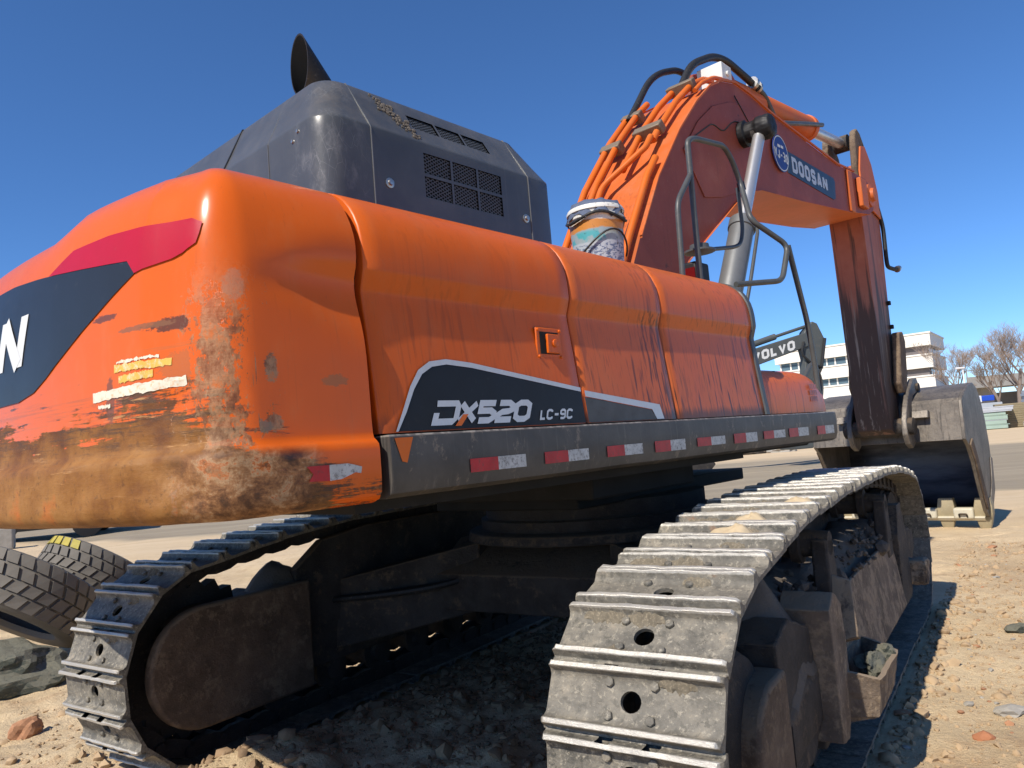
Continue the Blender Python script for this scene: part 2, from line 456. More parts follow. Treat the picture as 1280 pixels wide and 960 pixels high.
MT['tyre'] = m_plain('worn_tyre_rubber', (0.15, 0.135, 0.112), .75, 0, .3, 9, .55, (0.15, 0.125, 0.095))
MT['tyre_yellow'] = m_plain('yellow_paint_mark', (0.42, 0.34, 0.05), .6, 0, .4, 12, .4)
MT['rock'] = m_mudsteel('grey_green_rock', (0.055, 0.062, 0.050), (0.20, 0.19, 0.14), .5)
MT['clod'] = m_plain('dry_soil_clod', (0.44, 0.31, 0.18), .95, 0, .4, 9, .4, (0.55, 0.41, 0.26))
MT['clod_dark'] = m_plain('shade_dark_soil_clod', (0.30, 0.20, 0.115), .95, 0, .5, 9, .4, (0.42, 0.31, 0.19))  # darker brown puts the shade under the machine into the clods
MT['clod_red'] = m_plain('reddish_clay_clod', (0.42, 0.21, 0.11), .95, 0, .4, 9, .3)
MT['stone'] = m_plain('grey_stone', (0.36, 0.33, 0.28), .9, 0, .4, 9, .3)
MT['sand'] = m_plain('dry_sand', (0.52, 0.41, 0.26), .95, 0, .25, 20, .3, (0.40, 0.29, 0.17), .2)
MT['glass'] = m_plain('dark_window_glass', (0.03, 0.04, 0.05), .08, 0, .2)
MT['volvo_grey'] = m_plain('grey_machine_paint', (0.085, 0.092, 0.088), .5, 0, .3, 1.2, .15)
MT['volvo_yellow'] = m_plain('yellow_machine_paint', (0.50, 0.27, 0.02), .5, 0, .3, 1.2, .15)
MT['white_wall'] = m_plain('cream_render', (0.80, 0.77, 0.69), .8, 0, .12, .4)
MT['wall_shade'] = m_plain('grey_brown_wall', (0.16, 0.14, 0.135), .8, 0, .2, .5)
MT['window_blue'] = m_plain('bluish_window_glass', (0.10, 0.15, 0.18), .12, 0, .3, .3)
MT['concrete'] = m_plain('weathered_concrete', (0.30, 0.29, 0.27), .85, 0, .3, .5)
MT['bark'] = m_plain('grey_bark', (0.22, 0.175, 0.145), .9, 0, .3, 2)
MT['twig'] = m_plain('reddish_twigs', (0.36, 0.28, 0.225), .9, 0, .3, 2)
MT['panel_grey'] = m_plain('grey_wall_panel', (0.42, 0.44, 0.47), .6, 0, .2, 1)
MT['panel_green'] = m_plain('pale_green_panel', (0.32, 0.42, 0.35), .6, 0, .3, 1)
MT['timber'] = m_plain('weathered_timber', (0.25, 0.20, 0.12), .85, 0, .4, 2)
MT['tarp'] = m_plain('green_tarpaulin', (0.24, 0.30, 0.20), .8, 0, .4, 1)
MT['blue'] = m_plain('blue_sheet', (0.015, 0.07, 0.45), .5, 0, .2, 1)
MT['pole_white'] = m_plain('white_pole_paint', (0.70, 0.71, 0.72), .5, 0, .1)

# ------------------------------------------------------------------ mesh helpers
class MB:
    def __init__(s):
        s.v, s.f, s.mi = [], [], []
    def add(s, vs, fs, mi=0):
        o = len(s.v)
        s.v += [tuple(p) for p in vs]
        s.f += [tuple(i+o for i in f) for f in fs]
        s.mi += [mi]*len(fs)
        return s
    def box(s, a, b, mi=0, M=None):
        (x0, y0, z0), (x1, y1, z1) = a, b
        vs = [Vector(p) for p in ((x0, y0, z0), (x1, y0, z0), (x1, y1, z0), (x0, y1, z0), (x0, y0, z1), (x1, y0, z1), (x1, y1, z1), (x0, y1, z1))]
        if M is not None:
            vs = [M @ p for p in vs]
        return s.add(vs, [(0, 3, 2, 1), (4, 5, 6, 7), (0, 1, 5, 4), (1, 2, 6, 5), (2, 3, 7, 6), (3, 0, 4, 7)], mi)
    def prism(s, poly, fn, d0, d1, mi=0):
        """poly: 2D points; fn(a,b,d)->3D; capped extrusion between d0 and d1"""
        n = len(poly)
        vs = [fn(a, b, d0) for a, b in poly] + [fn(a, b, d1) for a, b in poly]
        fs = [tuple(range(n-1, -1, -1)), tuple(range(n, 2*n))]
        fs += [(i, (i+1) % n, n+(i+1) % n, n+i) for i in range(n)]
        return s.add(vs, fs, mi)
    def tube(s, path, r, sides=8, mi=0, caps=True, closed=False):
        P = [Vector(p) for p in path]
        n = len(P)
        rr = r if isinstance(r, (list, tuple)) else [r]*n
        vs, fs = [], []
        prev = None
        for i in range(n):
            if closed:
                t = (P[(i+1) % n]-P[i-1])
            else:
                t = P[min(i+1, n-1)]-P[max(i-1, 0)]
            t.normalize()
            if prev is None:
                ref = Vector((0, 0, 1)) if abs(t.z) < .9 else Vector((1, 0, 0))
                a = t.cross(ref).normalized()
            else:
                a = (prev - t*prev.dot(t))
                if a.length < 1e-6:
                    a = t.orthogonal()
                a.normalize()
            prev = a
            b = t.cross(a)
            for k in range(sides):
                th = 2*math.pi*k/sides
                vs.append(P[i] + (a*math.cos(th)+b*math.sin(th))*rr[i])
        m = n if closed else n-1
        for i in range(m):
            j = (i+1) % n
            for k in range(sides):
                l = (k+1) % sides
                fs.append((i*sides+k, i*sides+l, j*sides+l, j*sides+k))
        if caps and not closed:
            fs.append(tuple(range(sides-1, -1, -1)))
            fs.append(tuple((n-1)*sides+k for k in range(sides)))
        return s.add(vs, fs, mi)
    def lathe(s, prof, org, axis, seg=24, mi=0):
        """prof: list of (along, radius)"""
        ax_ = Vector(axis).normalized()
        a = ax_.orthogonal().normalized()
        b = ax_.cross(a)
        o = Vector(org)
        vs, fs = [], []
        for (h, r) in prof:
            for k in range(seg):
                th = 2*math.pi*k/seg
                vs.append(o + ax_*h + (a*math.cos(th)+b*math.sin(th))*r)
        for i in range(len(prof)-1):
            for k in range(seg):
                l = (k+1) % seg
                fs.append((i*seg+k, i*seg+l, (i+1)*seg+l, (i+1)*seg+k))
        if prof[0][1] > 1e-5:
            fs.append(tuple(range(seg-1, -1, -1)))
        if prof[-1][1] > 1e-5:
            fs.append(tuple((len(prof)-1)*seg+k for k in range(seg)))
        return s.add(vs, fs, mi)
    def grid(s, rows, mi=0, skip=None, flip=False, closed=False):
        """rows: list of equally long lists of points"""
        n, m = len(rows), len(rows[0])
        vs = [p for r in rows for p in r]
        fs = []
        for i in range(n-1):
            for j in range(m if closed else m-1):
                if skip and skip(i, j):
                    continue
                k = (j+1) % m
                q = (i*m+j, i*m+k, (i+1)*m+k, (i+1)*m+j)
                fs.append(q[::-1] if flip else q)
        return s.add(vs, fs, mi)

def smooth_path(pts, r=.06, seg=5, closed=False):
    """round the corners of a polyline"""
    P = [Vector(p) for p in pts]
    out = []
    n = len(P)
    for i in range(n):
        if not closed and i in (0, n-1):
            out.append(P[i])
            continue
        a, b, c = P[i-1], P[i], P[(i+1) % n]
        d1, d2 = (a-b), (c-b)
        rr = min(r, d1.length*.45, d2.length*.45)
        p0, p1 = b+d1.normalized()*rr, b+d2.normalized()*rr
        for k in range(seg+1):
            t = k/seg
            out.append(p0*(1-t)**2 + b*2*t*(1-t) + p1*t*t)
    return out

def mk(name, mb, mats, parent=None, smooth=None, bevel=0, seg=2, rotz=0.0, loc=None, merge=False):
    me = bpy.data.meshes.new(name)
    me.from_pydata(mb.v, [], mb.f)
    if not isinstance(mats, (list, tuple)):
        mats = [mats]
    for m in mats:
        me.materials.append(m)
    if len(mats) > 1:
        me.polygons.foreach_set('material_index', mb.mi)
    if merge:
        bm = bmesh.new()
        bm.from_mesh(me)
        bmesh.ops.remove_doubles(bm, verts=bm.verts, dist=1e-4)
        bmesh.ops.recalc_face_normals(bm, faces=bm.faces)
        bm.to_mesh(me)
        bm.free()
    me.update()
    if smooth:
        me.shade_smooth()
        me.set_sharp_from_angle(angle=R(smooth))
    o = bpy.data.objects.new(name, me)
    COL.objects.link(o)
    if parent is not None:
        o.parent = parent
    o.rotation_euler.z = rotz
    if loc is not None:
        o.location = loc
    if bevel:
        md = o.modifiers.new('bevel', 'BEVEL')
        md.width = bevel
        md.segments = seg
        md.limit_method = 'ANGLE'
        md.angle_limit = R(35)
        md.harden_normals = False
        if not smooth:
            me.shade_smooth()
            me.set_sharp_from_angle(angle=R(40))
    return o

def share(o, name, parent, M=None, loc=None, rot=None):
    c = o.copy()
    c.name = name
    COL.objects.link(c)
    c.parent = parent
    if M is not None:
        c.matrix_local = M
    return c

def empty(name, loc=(0, 0, 0), rotz=0, parent=None):
    o = bpy.data.objects.new(name, None)
    o.empty_display_size = .2
    COL.objects.link(o)
    o.location = loc
    o.rotation_euler.z = rotz
    if parent is not None:
        o.parent = parent
    return o

def tag(o, label=None, cat=None, group=None, kind=None):
    if label: o['label'] = label
    if cat: o['category'] = cat
    if group: o['group'] = group
    if kind: o['kind'] = kind
    return o

# ------------------------------------------------------------------ lettering (stroke glyphs)
def glyph(ch):
    w, c = .60, .16
    O = [(c, 0), (w-c, 0), (w, c), (w, 1-c), (w-c, 1), (c, 1), (0, 1-c), (0, c)]
    g = {
        'O': [(O, 1)], '0': [(O, 1)],
        'D': [([(0, 0), (w-c, 0), (w, c), (w, 1-c), (w-c, 1), (0, 1)], 1)],
        'S': [([(0, .2), (c*.8, 0), (w-c*.8, 0), (w, c), (w, .36), (w-c*.6, .5), (c*.6, .5), (0, .64), (0, 1-c), (c*.8, 1), (w-c*.8, 1), (w, .8)], 0)],
        'A': [([(0, 0), (w*.42, 1), (w*.58, 1), (w, 0)], 0), ([(w*.16, .27), (w*.84, .27)], 0)],
        'N': [([(0, 0), (0, 1)], 0), ([(w, 0), (w, 1)], 0), ([(0.02, .97), (w-.02, .03)], 0)],
        'X': [([(0, 0), (w, 1)], 0), ([(0, 1), (w, 0)], 0)],
        '5': [([(w, 1), (0, 1), (0, .56), (w-c, .56), (w, .56-c), (w, c), (w-c, 0), (0, 0)], 0)],
        '2': [([(0, 1), (w-c, 1), (w, 1-c), (w, .54+c*.4), (w-c, .50), (c, .46), (0, .46-c), (0, 0), (w, 0)], 0)],
        'L': [([(0, 1), (0, 0), (w*.85, 0)], 0)],
        'C': [([(w, .78), (w, 1-c*.6), (w-c, 1), (c, 1), (0, 1-c), (0, c), (c, 0), (w-c, 0), (w, c*.6), (w, .22)], 0)],
        '-': [([(.05, .48), (w-.05, .48)], 0)],
        '9': [([(0, 0), (w-c, 0), (w, c), (w, 1-c), (w-c, 1), (c, 1), (0, 1-c), (0, .5+c*.5), (c, .48), (w, .48)], 0)],
        '3': [([(0, 1), (w-c, 1), (w, 1-c), (w, .62), (w-c, .5), (w, .38), (w, c), (w-c, 0), (0, 0)], 0), ([(.12, .5), (w-c, .5)], 0)],
        'J': [([(w, 1), (w, c), (w-c, 0), (c, 0), (0, c), (0, .25)], 0)],
        'W': [([(0, 1), (w*.28, 0), (w*.55, .8), (w*.82, 0), (w*1.1, 1)], 0)],
        'V': [([(0, 1), (w*.5, 0), (w, 1)], 0)],
    }
    return g[ch]

def strip(pts, th, closed):
    """thick polyline -> list of quads (2D)"""
    n = len(pts)
    L, Rr = [], []
    for i in range(n):
        p = Vector(pts[i])
        a = Vector(pts[i-1]) if (closed or i > 0) else None
        b = Vector(pts[(i+1) % n]) if (closed or i < n-1) else None
        if a is None:
            d = (b-p).normalized()
            nn, k = Vector((-d.y, d.x)), 1
        elif b is None:
            d = (p-a).normalized()
            nn, k = Vector((-d.y, d.x)), 1
        else:
            d1, d2 = (p-a).normalized(), (b-p).normalized()
            n1, n2 = Vector((-d1.y, d1.x)), Vector((-d2.y, d2.x))
            nn = (n1+n2)
            if nn.length < 1e-4:
                nn = n1
            nn.normalize()
            k = min(1.8, 1/max(.3, nn.dot(n1)))
        L.append(p+nn*th*.5*k)
        Rr.append(p-nn*th*.5*k)
    m = n if closed else n-1
    return [(L[i], Rr[i], Rr[(i+1) % n], L[(i+1) % n]) for i in range(m)]

def text_quads(txt, height, th=.2, shear=0., adv=.2, wscale=1.):
    """returns list of (stroke index, quad) in 2D with the base line at 0; and the total width"""
    out, x = [], 0.
    for ch in txt:
        if ch == ' ':
            x += .5
            continue
        w = 0
        for si, (pts, closed) in enumerate(glyph(ch)):
            w = max(w, max(p[0] for p in pts))
            sc = [(p[0]*wscale, th*.5+p[1]*(1-th)) for p in pts]
            for q in strip(sc, th, closed):
                out.append((si, [((x+th*.5+p.x + shear*p.y)*height, p.y*height) for p in q]))
        x += w*wscale + th + adv
    return out, (x-adv)*height

def text_mesh(mb, txt, height, place, th=.2, shear=0., adv=.2, wscale=1., mi=0, lift=.0006, align=0.0, sub=1):
    """place(a,b,d) -> 3D point for text-plane coordinates"""
    qs, W = text_quads(txt, height, th, shear, adv, wscale)
    for si, q in qs:
        if sub <= 1:
            mb.add([place(a-W*align, b, lift*(si+1)) for a, b in q], [(0, 1, 2, 3)], mi)
        else:
            rows = []
            for i in range(sub+1):
                t = i/sub
                l = (q[0][0]*(1-t)+q[3][0]*t, q[0][1]*(1-t)+q[3][1]*t)
                r = (q[1][0]*(1-t)+q[2][0]*t, q[1][1]*(1-t)+q[2][1]*t)
                rows.append([place(l[0]-W*align, l[1], lift*(si+1)), place(r[0]-W*align, r[1], lift*(si+1))])
            mb.grid(rows, mi, flip=True)
    return W

def letters(txt, height, place, mat, parent, align=0., **kw):
    """one object for each character"""
    th, adv, ws = kw.get('th', .2), kw.get('adv', .2), kw.get('wscale', 1.)
    _, W = text_quads(txt, height, th, kw.get('shear', 0.), adv, ws)
    x = -W*align
    for ch in txt:
        mb = MB()
        w = text_mesh(mb, ch, height, lambda a, b, d: place(a+x, b, d), **kw)
        mk('letter', mb, mat, parent)
        x += w+adv*height

def poly_patch(poly, place, step=.05, lift=.002):
    """fill a 2D polygon, cut it finely and lay it on a curved surface through place(a,b,d)"""
    bm = bmesh.new()
    vs = [bm.verts.new((a, b, 0)) for a, b in poly]
    f = bm.faces.new(vs)
    xs = [p[0] for p in poly]
    ys = [p[1] for p in poly]
    for ax_, lo, hi in ((0, min(xs), max(xs)), (1, min(ys), max(ys))):
        k = lo+step
        while k < hi:
            co = (k, 0, 0) if ax_ == 0 else (0, k, 0)
            no = (1, 0, 0) if ax_ == 0 else (0, 1, 0)
            bmesh.ops.bisect_plane(bm, geom=bm.verts[:]+bm.edges[:]+bm.faces[:], plane_co=co, plane_no=no)
            k += step
    bmesh.ops.triangulate(bm, faces=bm.faces[:])
    bm.verts.index_update()
    mb = MB()
    mb.add([place(v.co.x, v.co.y, lift) for v in bm.verts], [tuple(v.index for v in f.verts) for f in bm.faces])
    bm.free()
    return mb

# vectorised value noise
def _hash(ix, iy, seed):
    h = (ix.astype(np.int64)*374761393 + iy.astype(np.int64)*668265263 + seed*1442695041) & 0xffffffff
    h = ((h ^ (h >> 13))*1274126177) & 0xffffffff
    return ((h ^ (h >> 16)) & 0xffff)/65535.0
def vnoise(x, y, seed=0):
    ix, iy = np.floor(x), np.floor(y)
    fx, fy = x-ix, y-iy
    fx, fy = fx*fx*(3-2*fx), fy*fy*(3-2*fy)
    a, b = _hash(ix, iy, seed), _hash(ix+1, iy, seed)
    c, d = _hash(ix, iy+1, seed), _hash(ix+1, iy+1, seed)
    return (a*(1-fx)+b*fx)*(1-fy) + (c*(1-fx)+d*fx)*fy
def fbm(x, y, oct=4, seed=0, gain=.5):
    s, a, t = 0, 1, 0
    for i in range(oct):
        s = s + a*vnoise(x*2**i, y*2**i, seed+i*17)
        t += a
        a *= gain
    return s/t

def rock_mesh(name, mat, sub=2, rough=.25, seed=0, flat=1.0):
    bm = bmesh.new()
    bmesh.ops.create_icosphere(bm, subdivisions=sub, radius=1)
    o = Vector((seed*3.7, seed*1.3, seed*.7))
    for v in bm.verts:
        n = mnoise.fractal(v.co*1.1+o, 1.0, 2.0, 3)
        n2 = mnoise.noise(v.co*3+o)
        v.co *= 1+rough*n*1.3+rough*.35*n2
        v.co.z *= flat
    me = bpy.data.meshes.new(name)
    bm.to_mesh(me)
    bm.free()
    me.materials.append(mat)
    return me

_tex = {}
def rough_up(o, strength, size, levels):
    """caked dirt: subdivide and push the surface about"""
    sd = o.modifiers.new('cut', 'SUBSURF')
    sd.subdivision_type = 'SIMPLE'
    sd.levels = sd.render_levels = levels
    if size not in _tex:
        t_ = bpy.data.textures.new('lumps', 'CLOUDS')
        t_.noise_scale = size
        t_.noise_depth = 4
        _tex[size] = t_
    dm = o.modifiers.new('lumps', 'DISPLACE')
    dm.texture = _tex[size]
    dm.texture_coords = 'LOCAL'
    dm.strength = strength*2
    dm.mid_level = .5
    return o

# ------------------------------------------------------------------ where the excavator stands
YT, YU = R(33.7247), R(42.0418)               # headings of the undercarriage and of the slewed upper works
CEN = Vector((math.sin(YT)*4.953 + math.cos(YT)*(-1.0993-3.1319/2), math.cos(YT)*4.953 - math.sin(YT)*(-1.0993-3.1319/2), 0))
ex = empty('excavator', CEN, -YU)
tag(ex, 'large orange crawler excavator with scraped counterweight and raised boom, filling the picture', 'excavator')
# upper works are modelled in metres: x right, y forward, z up, from the slew centre
def side(v):                                    # text/decal plane on the right flank, reading from the rear to the front
    return lambda a, b, d: (v+d, a, b)

# ---- counterweight -------------------------------------------------
def cw_plan():
    pts = [(1.485, -3.075), (1.487, -3.20), (1.487, -3.33), (1.485, -3.44)]
    c0, r = (1.285, -3.44), .20
    for k in range(1, 10):
        th = R(80)*k/9
        pts.append((c0[0]+r*math.cos(th), c0[1]-r*math.sin(th)))
    for v in (1.2, 1.05, .9, .75, .6, .45, .3, .15, 0):
        pts.append((v, -3.835 + .155*(v/1.25)**2.2))
    full = pts + [(-a, b) for a, b in pts[-2::-1]]
    # resample by arc length
    P = np.array(full)
    d = np.r_[0, np.cumsum(np.hypot(*np.diff(P, axis=0).T))]
    return P, d
CWP, CWD = cw_plan()
CWL = CWD[-1]
def cw_at(t):
    x, y = np.interp(t, CWD, CWP[:, 0]), np.interp(t, CWD, CWP[:, 1])
    e = .012
    dx = np.interp(t+e, CWD, CWP[:, 0])-np.interp(t-e, CWD, CWP[:, 0])
    dy = np.interp(t+e, CWD, CWP[:, 1])-np.interp(t-e, CWD, CWP[:, 1])
    l = math.hypot(dx, dy) or 1
    return x, y, -dy/l, dx/l                    # point and outward normal
CZ = [1.535, 1.54, 1.552, 1.575, 1.62, 1.67, 1.705, 1.722, 1.733, 1.742, 1.76, 1.80, 1.85, 1.90, 1.95, 2.0, 2.05, 2.1, 2.14, 2.17, 2.20, 2.23, 2.26, 2.29, 2.32, 2.36, 2.40, 2.44, 2.475, 2.505, 2.53, 2.555, 2.575, 2.592, 2.605, 2.614, 2.618]
CO = [.16, .05, .018, .003, .0, .0, .0, .003, .014, .026, .030, .032, .033, .034, .035, .036, .038, .040, .042, .044, .046, .048, .051, .054, .058, .064, .072, .083, .096, .112, .132, .158, .19, .23, .28, .36, .48]
def sstep(x, a, b):
    t = min(1, max(0, (x-a)/(b-a)))
    return t*t*(3-2*t)
def cw_point(t, z, lift=0.0):
    x, y, nx, ny = cw_at(min(max(t, 0), CWL))
    off = float(np.interp(z, CZ, CO))
    # hollow on the flank that runs into the door panels
    tt = min(t, CWL-t)
    k = sstep(tt, .46, .0)
    half = .015+.10*k
    off += .030*k*math.exp(-((z-2.215)/half)**2)
    off -= .014*k*sstep(z, 2.24, 2.31)*sstep(z, 2.52, 2.36)
    zz = z
    # lower crown in the middle of the rear
    ax_ = abs(x)
    drop = sstep(ax_, .80, .55)*(1 if tt > .6 else 0)
    if z > 2.35:
        zz = z - .06*drop*(z-2.35)/.268
    # dents round the lower corner and along the bottom
    dc = math.exp(-((tt-.62)/.22)**2)
    dz = sstep(z, 2.15, 1.75)
    n = mnoise.noise(Vector((t*9, z*11, 3)))+.6*mnoise.noise(Vector((t*23, z*19, 7)))
    off += (.013*dc*dz + .006*sstep(z, 1.78, 1.6)*sstep(tt, .2, .45))*n
    # inward shift; far in on the crown the surface closes towards the middle
    o1 = min(off, .14)
    rem = off-o1
    cx_, cy_ = x*.15, -3.10
    l = math.hypot(cx_-x, cy_-y) or 1
    return (x-(o1-lift)*nx+rem*(cx_-x)/l, y-(o1-lift)*ny+rem*(cy_-y)/l, zz)
ts = []
t = 0.0
while t < CWL:
    ts.append(t)
    tt = min(t, CWL-t)
    t += .022 if tt < .95 else .05
ts.append(CWL)
zfine = []
for a, b in zip(CZ[:-1], CZ[1:]):
    k = max(1, int((b-a)/.018))
    zfine += [a+(b-a)*i/k for i in range(k)]
zfine.append(CZ[-1])
mb = MB()
rows = [[cw_point(t, z) for t in ts] for z in zfine]
mb.grid(rows, flip=False)
# lid and bottom
def fan(row, cy, z):
    pts = list(row) + [(0, cy, z)]
    n = len(pts)-1
    return pts, [(i, i+1, n) for i in range(n-1)]
pts, fs = fan(rows[-1], -3.0, 2.618)
mb.add(pts, fs)
pts, fs = fan(rows[0], -3.0, 1.535)
mb.add(pts, [f[::-1] for f in fs])
fr = [r[0] for r in rows] + [r[-1] for r in rows[::-1]]
mb.add(fr, [tuple(range(len(fr)))[::-1]])
cw = mk('counterweight', mb, MT['cw'], ex, smooth=50)

# rear decals: (v,z) on the rear face -> arc length by |v|
def t_of_v(v):
    i0 = len(CWP)//2
    return float(np.interp(-v, -CWP[:, 0], CWD)) if True else 0
def rear(a, b, d):
    # a = v (positive to the machine's right), b = z
    return cw_point(t_of_v(a), b, d)
blk = [(-.55, 1.955), (.50, 1.955), (.62, 1.975), (.70, 2.01), (1.165, 2.262), (1.13, 2.305), (.69, 2.345), (.40, 2.37), (-.40, 2.37), (-.69, 2.345), (-1.13, 2.305), (-1.165, 2.262), (-.70, 2.01), (-.62, 1.975)]
mk('rear_panel', poly_patch(blk, rear, .04, .003), MT['decal_rear'], cw, smooth=40)
for s in (1, -1):
    red = [(.69, 2.345), (.83, 2.402), (1.02, 2.408), (1.36, 2.392), (1.405, 2.375), (1.385, 2.315), (1.30, 2.282), (1.165, 2.262), (1.13, 2.305)]
    red = [(s*a, b) for a, b in red]
    mk('red_reflector_panel', poly_patch(red if s > 0 else red[::-1], rear, .04, .0045), MT['panel_red'], cw, smooth=40)
letters('DOOSAN', .225, lambda a, b, d: rear(a, 2.045+b, .0042+d), MT['letter_white'], cw, th=.25, shear=.24, adv=.09, wscale=1.25, align=.64, sub=3)
# remains of an old sticker, and paint scraped off on it
def jag(x0, x1, z0, z1, n=60, am=.0045, slope=0.0):
    q = random.uniform(0, 50)
    f = lambda i, k: mnoise.fractal(Vector((i*.22+q, k*9.1, 0)), .7, 2.0, 4)*am
    top = [(x0+(x1-x0)*i/n, z1+f(i, 1)+slope*i/n) for i in range(n+1)]
    bot = [(x0+(x1-x0)*i/n, z0+f(i, 2)+slope*i/n) for i in range(n+1)]
    return bot + top[::-1]
MT['scrape_white'] = m_plain('scraped_white_paint', (0.72, 0.66, 0.52), .6, 0, .2, 14, .55, (0.62, 0.30, 0.10))
MT['scrape_yellow'] = m_plain('scraped_yellow_paint', (0.66, 0.42, 0.07), .55, 0, .2, 14, .6, (0.70, 0.62, 0.46))
for (x0, x1, z0, z1, m, sl) in ((.975, 1.345, 1.905, 1.933, 'scrape_white', .012), (1.08, 1.30, 1.982, 2.004, 'scrape_yellow', -.004), (1.10, 1.24, 1.949, 1.970, 'scrape_yellow', .004), (1.09, 1.26, 2.006, 2.014, 'scrape_white', 0), (1.00, 1.06, 1.884, 1.894, 'scrape_white', 0)):
    mk('paint_scrape', poly_patch(jag(x0, x1, z0, z1, slope=sl), rear, .03, .0018), MT[m], cw)
def flank(a, b, d):                             # a = u along the flank
    return cw_point(-3.075-a, b, d)
def sticker_cut(parent, x0, x1, x2, z0, z1, place):
    mk('reflective_sticker', poly_patch([(x0, z0), (x1, z0), (x1, z1), (x0, z1)], place, .05, .003), MT['sticker_red'], parent)
    mk('reflective_sticker', poly_patch([(x1, z0), (x2, z0), (x2, z1), (x1, z1)], place, .05, .003), MT['sticker_white'], parent)
for (poly, m) in (([(-3.335, 1.625), (-3.265, 1.622), (-3.265, 1.668), (-3.34, 1.668), (-3.32, 1.645)], 'sticker_red'),
                  ([(-3.265, 1.622), (-3.225, 1.624), (-3.20, 1.632), (-3.175, 1.64), (-3.155, 1.636), (-3.15, 1.655), (-3.175, 1.662), (-3.20, 1.668), (-3.265, 1.668)], 'sticker_white')):
    mk('reflective_sticker', poly_patch(poly[::-1], flank, .03, .004), MT[m], cw)

# ---- flank panels (doors) -------------------------------------------
DZ = [1.752, 1.78, 1.85, 1.95, 2.05, 2.13, 2.19, 2.214, 2.222, 2.230, 2.26, 2.286, 2.294, 2.304, 2.33, 2.36, 2.40, 2.44, 2.48, 2.51, 2.54, 2.563, 2.583, 2.598, 2.608, 2.614, 2.616]
DV = [1.452, 1.450, 1.442, 1.431, 1.420, 1.411, 1.4045, 1.402, 1.4022, 1.404, 1.414, 1.4225, 1.4243, 1.4248, 1.4245, 1.423, 1.418, 1.408, 1.390, 1.371, 1.344, 1.316, 1.281, 1.242, 1.195, 1.13, .95]
def door_v(z):
    return float(np.interp(z, DZ, DV))
def door(name, u0, u1, mat, bulge=.0):
    mb = MB()
    n = 16
    us = [u0, u0+.002, u0+.006] + [u0+.006+(u1-u0-.012)*i/n for i in range(1, n)] + [u1-.006, u1-.002, u1]
    rows = []
    for u in us:
        e = min(u-u0, u1-u)
        tuck = .008*(1-min(1, e/.006))**2
        wob = .0025*mnoise.noise(Vector((u*1.7, 5, 1)))
        rows.append([(v-tuck+wob+.004*mnoise.noise(Vector((u*1.3, z*1.6, 2))), u, z) for v, z in zip(DV, DZ)])
    mb.grid(rows)
    back = [[(p[0]-.05, p[1], p[2]) for p in r] for r in (rows[0], rows[-1])]
    mb.grid([back[0], rows[0]])
    mb.grid([rows[-1], back[1]])
    return mk(name, mb, mat, ex, smooth=60)
d1 = door('engine_door', -3.045, -1.962, MT['orange'])
d2 = door('engine_door', -1.951, -1.208, MT['orange_streaked'])
d3 = door('engine_door', -1.198, -.165, MT['orange_streaked'])
# left flank, mirrored, plain
for (u0, u1) in ((-3.045, -1.95), (-1.94, -.9)):
    mb = MB()
    mb.grid([[(-v, u, z) for v, z in zip(DV, DZ)] for u in (u0, (u0+u1)/2, u1)], flip=True)
    mk('engine_door', mb, MT['orange'], ex, smooth=60)
# liners behind the joints, and the deck top
mb = MB()
mb.grid([[(v-.045, u, z-.05*max(0, (z-2.3)/.316)) for v, z in zip(DV, DZ)] for u in (-3.07, -.17)])
mk('door_frame', mb, MT['black'], ex, smooth=60)
mb = MB()
mb.box((-1.15, -3.05, 2.50), (1.10, -.17, 2.598))
mb.box((-1.30, -3.05, 1.50), (1.30, -.2, 2.46), 1)
mk('engine_deck', mb, [MT['orange'], MT['dark']], ex)
# front end seal of the last door
mb = MB()
rows = []
for du, ins in ((-.17, -.004), (-.165, .010), (-.125, .012), (-.118, -.02)):
    rows.append([(v+ins, du, z) for v, z in zip(DV, DZ)])
mb.grid(rows)
mb.add([(v-.02, -.12, z) for v, z in zip(DV, DZ)] + [(.95, -.12, 1.752)], [tuple(range(len(DV)+1))[::-1]])
mk('door_seal', mb, MT['rail'], ex, smooth=60)
def on_door(a, b, d):
    return (door_v(b)+d+.003, a, b)
# decals
dk = [(-2.975, 1.756), (-2.93, 1.82), (-2.885, 1.895), (-2.84, 1.948), (-2.79, 1.975), (-2.72, 1.985), (-2.6, 1.976), (-1.966, 1.888), (-1.966, 1.756)]
mk('side_decal', poly_patch(dk, on_door, .06, .002), MT['decal_black'], d1)
ln = [(-2.975, 1.756), (-2.93, 1.82), (-2.885, 1.895), (-2.84, 1.948), (-2.79, 1.975), (-2.72, 1.985), (-2.6, 1.976), (-1.966, 1.888),
      (-1.966, 1.906), (-2.6, 1.995), (-2.72, 2.004), (-2.80, 1.993), (-2.855, 1.962), (-2.90, 1.905), (-2.945, 1.825), (-2.985, 1.756)]
mb = MB()
for i in range(7):
    j = 15-i
    mb.add([on_door(*p, .003) for p in (ln[i], ln[i+1], ln[j-1], ln[j])], [(0, 1, 2, 3)])
mk('decal_line', mb, MT['letter_silver'], d1)
dk2 = [(-1.945, 1.756), (-1.40, 1.756), (-1.435, 1.802), (-1.945, 1.866)]
mk('side_decal', poly_patch(dk2, on_door, .06, .002), MT['decal_grey'], d2)
mb = MB()
for q in ([(-1.94, 1.868), (-1.43, 1.804), (-1.355, 1.826), (-1.94, 1.894)], [(-1.43, 1.804), (-1.40, 1.756), (-1.335, 1.756), (-1.355, 1.826)]):
    mb.add([on_door(*p, .003) for p in q], [(0, 1, 2, 3)])
mk('decal_line', mb, MT['letter_silver'], d2)
mb = MB()
pl = lambda u0, z0: (lambda a, b, d: on_door(u0+a, z0+b, .004+d))
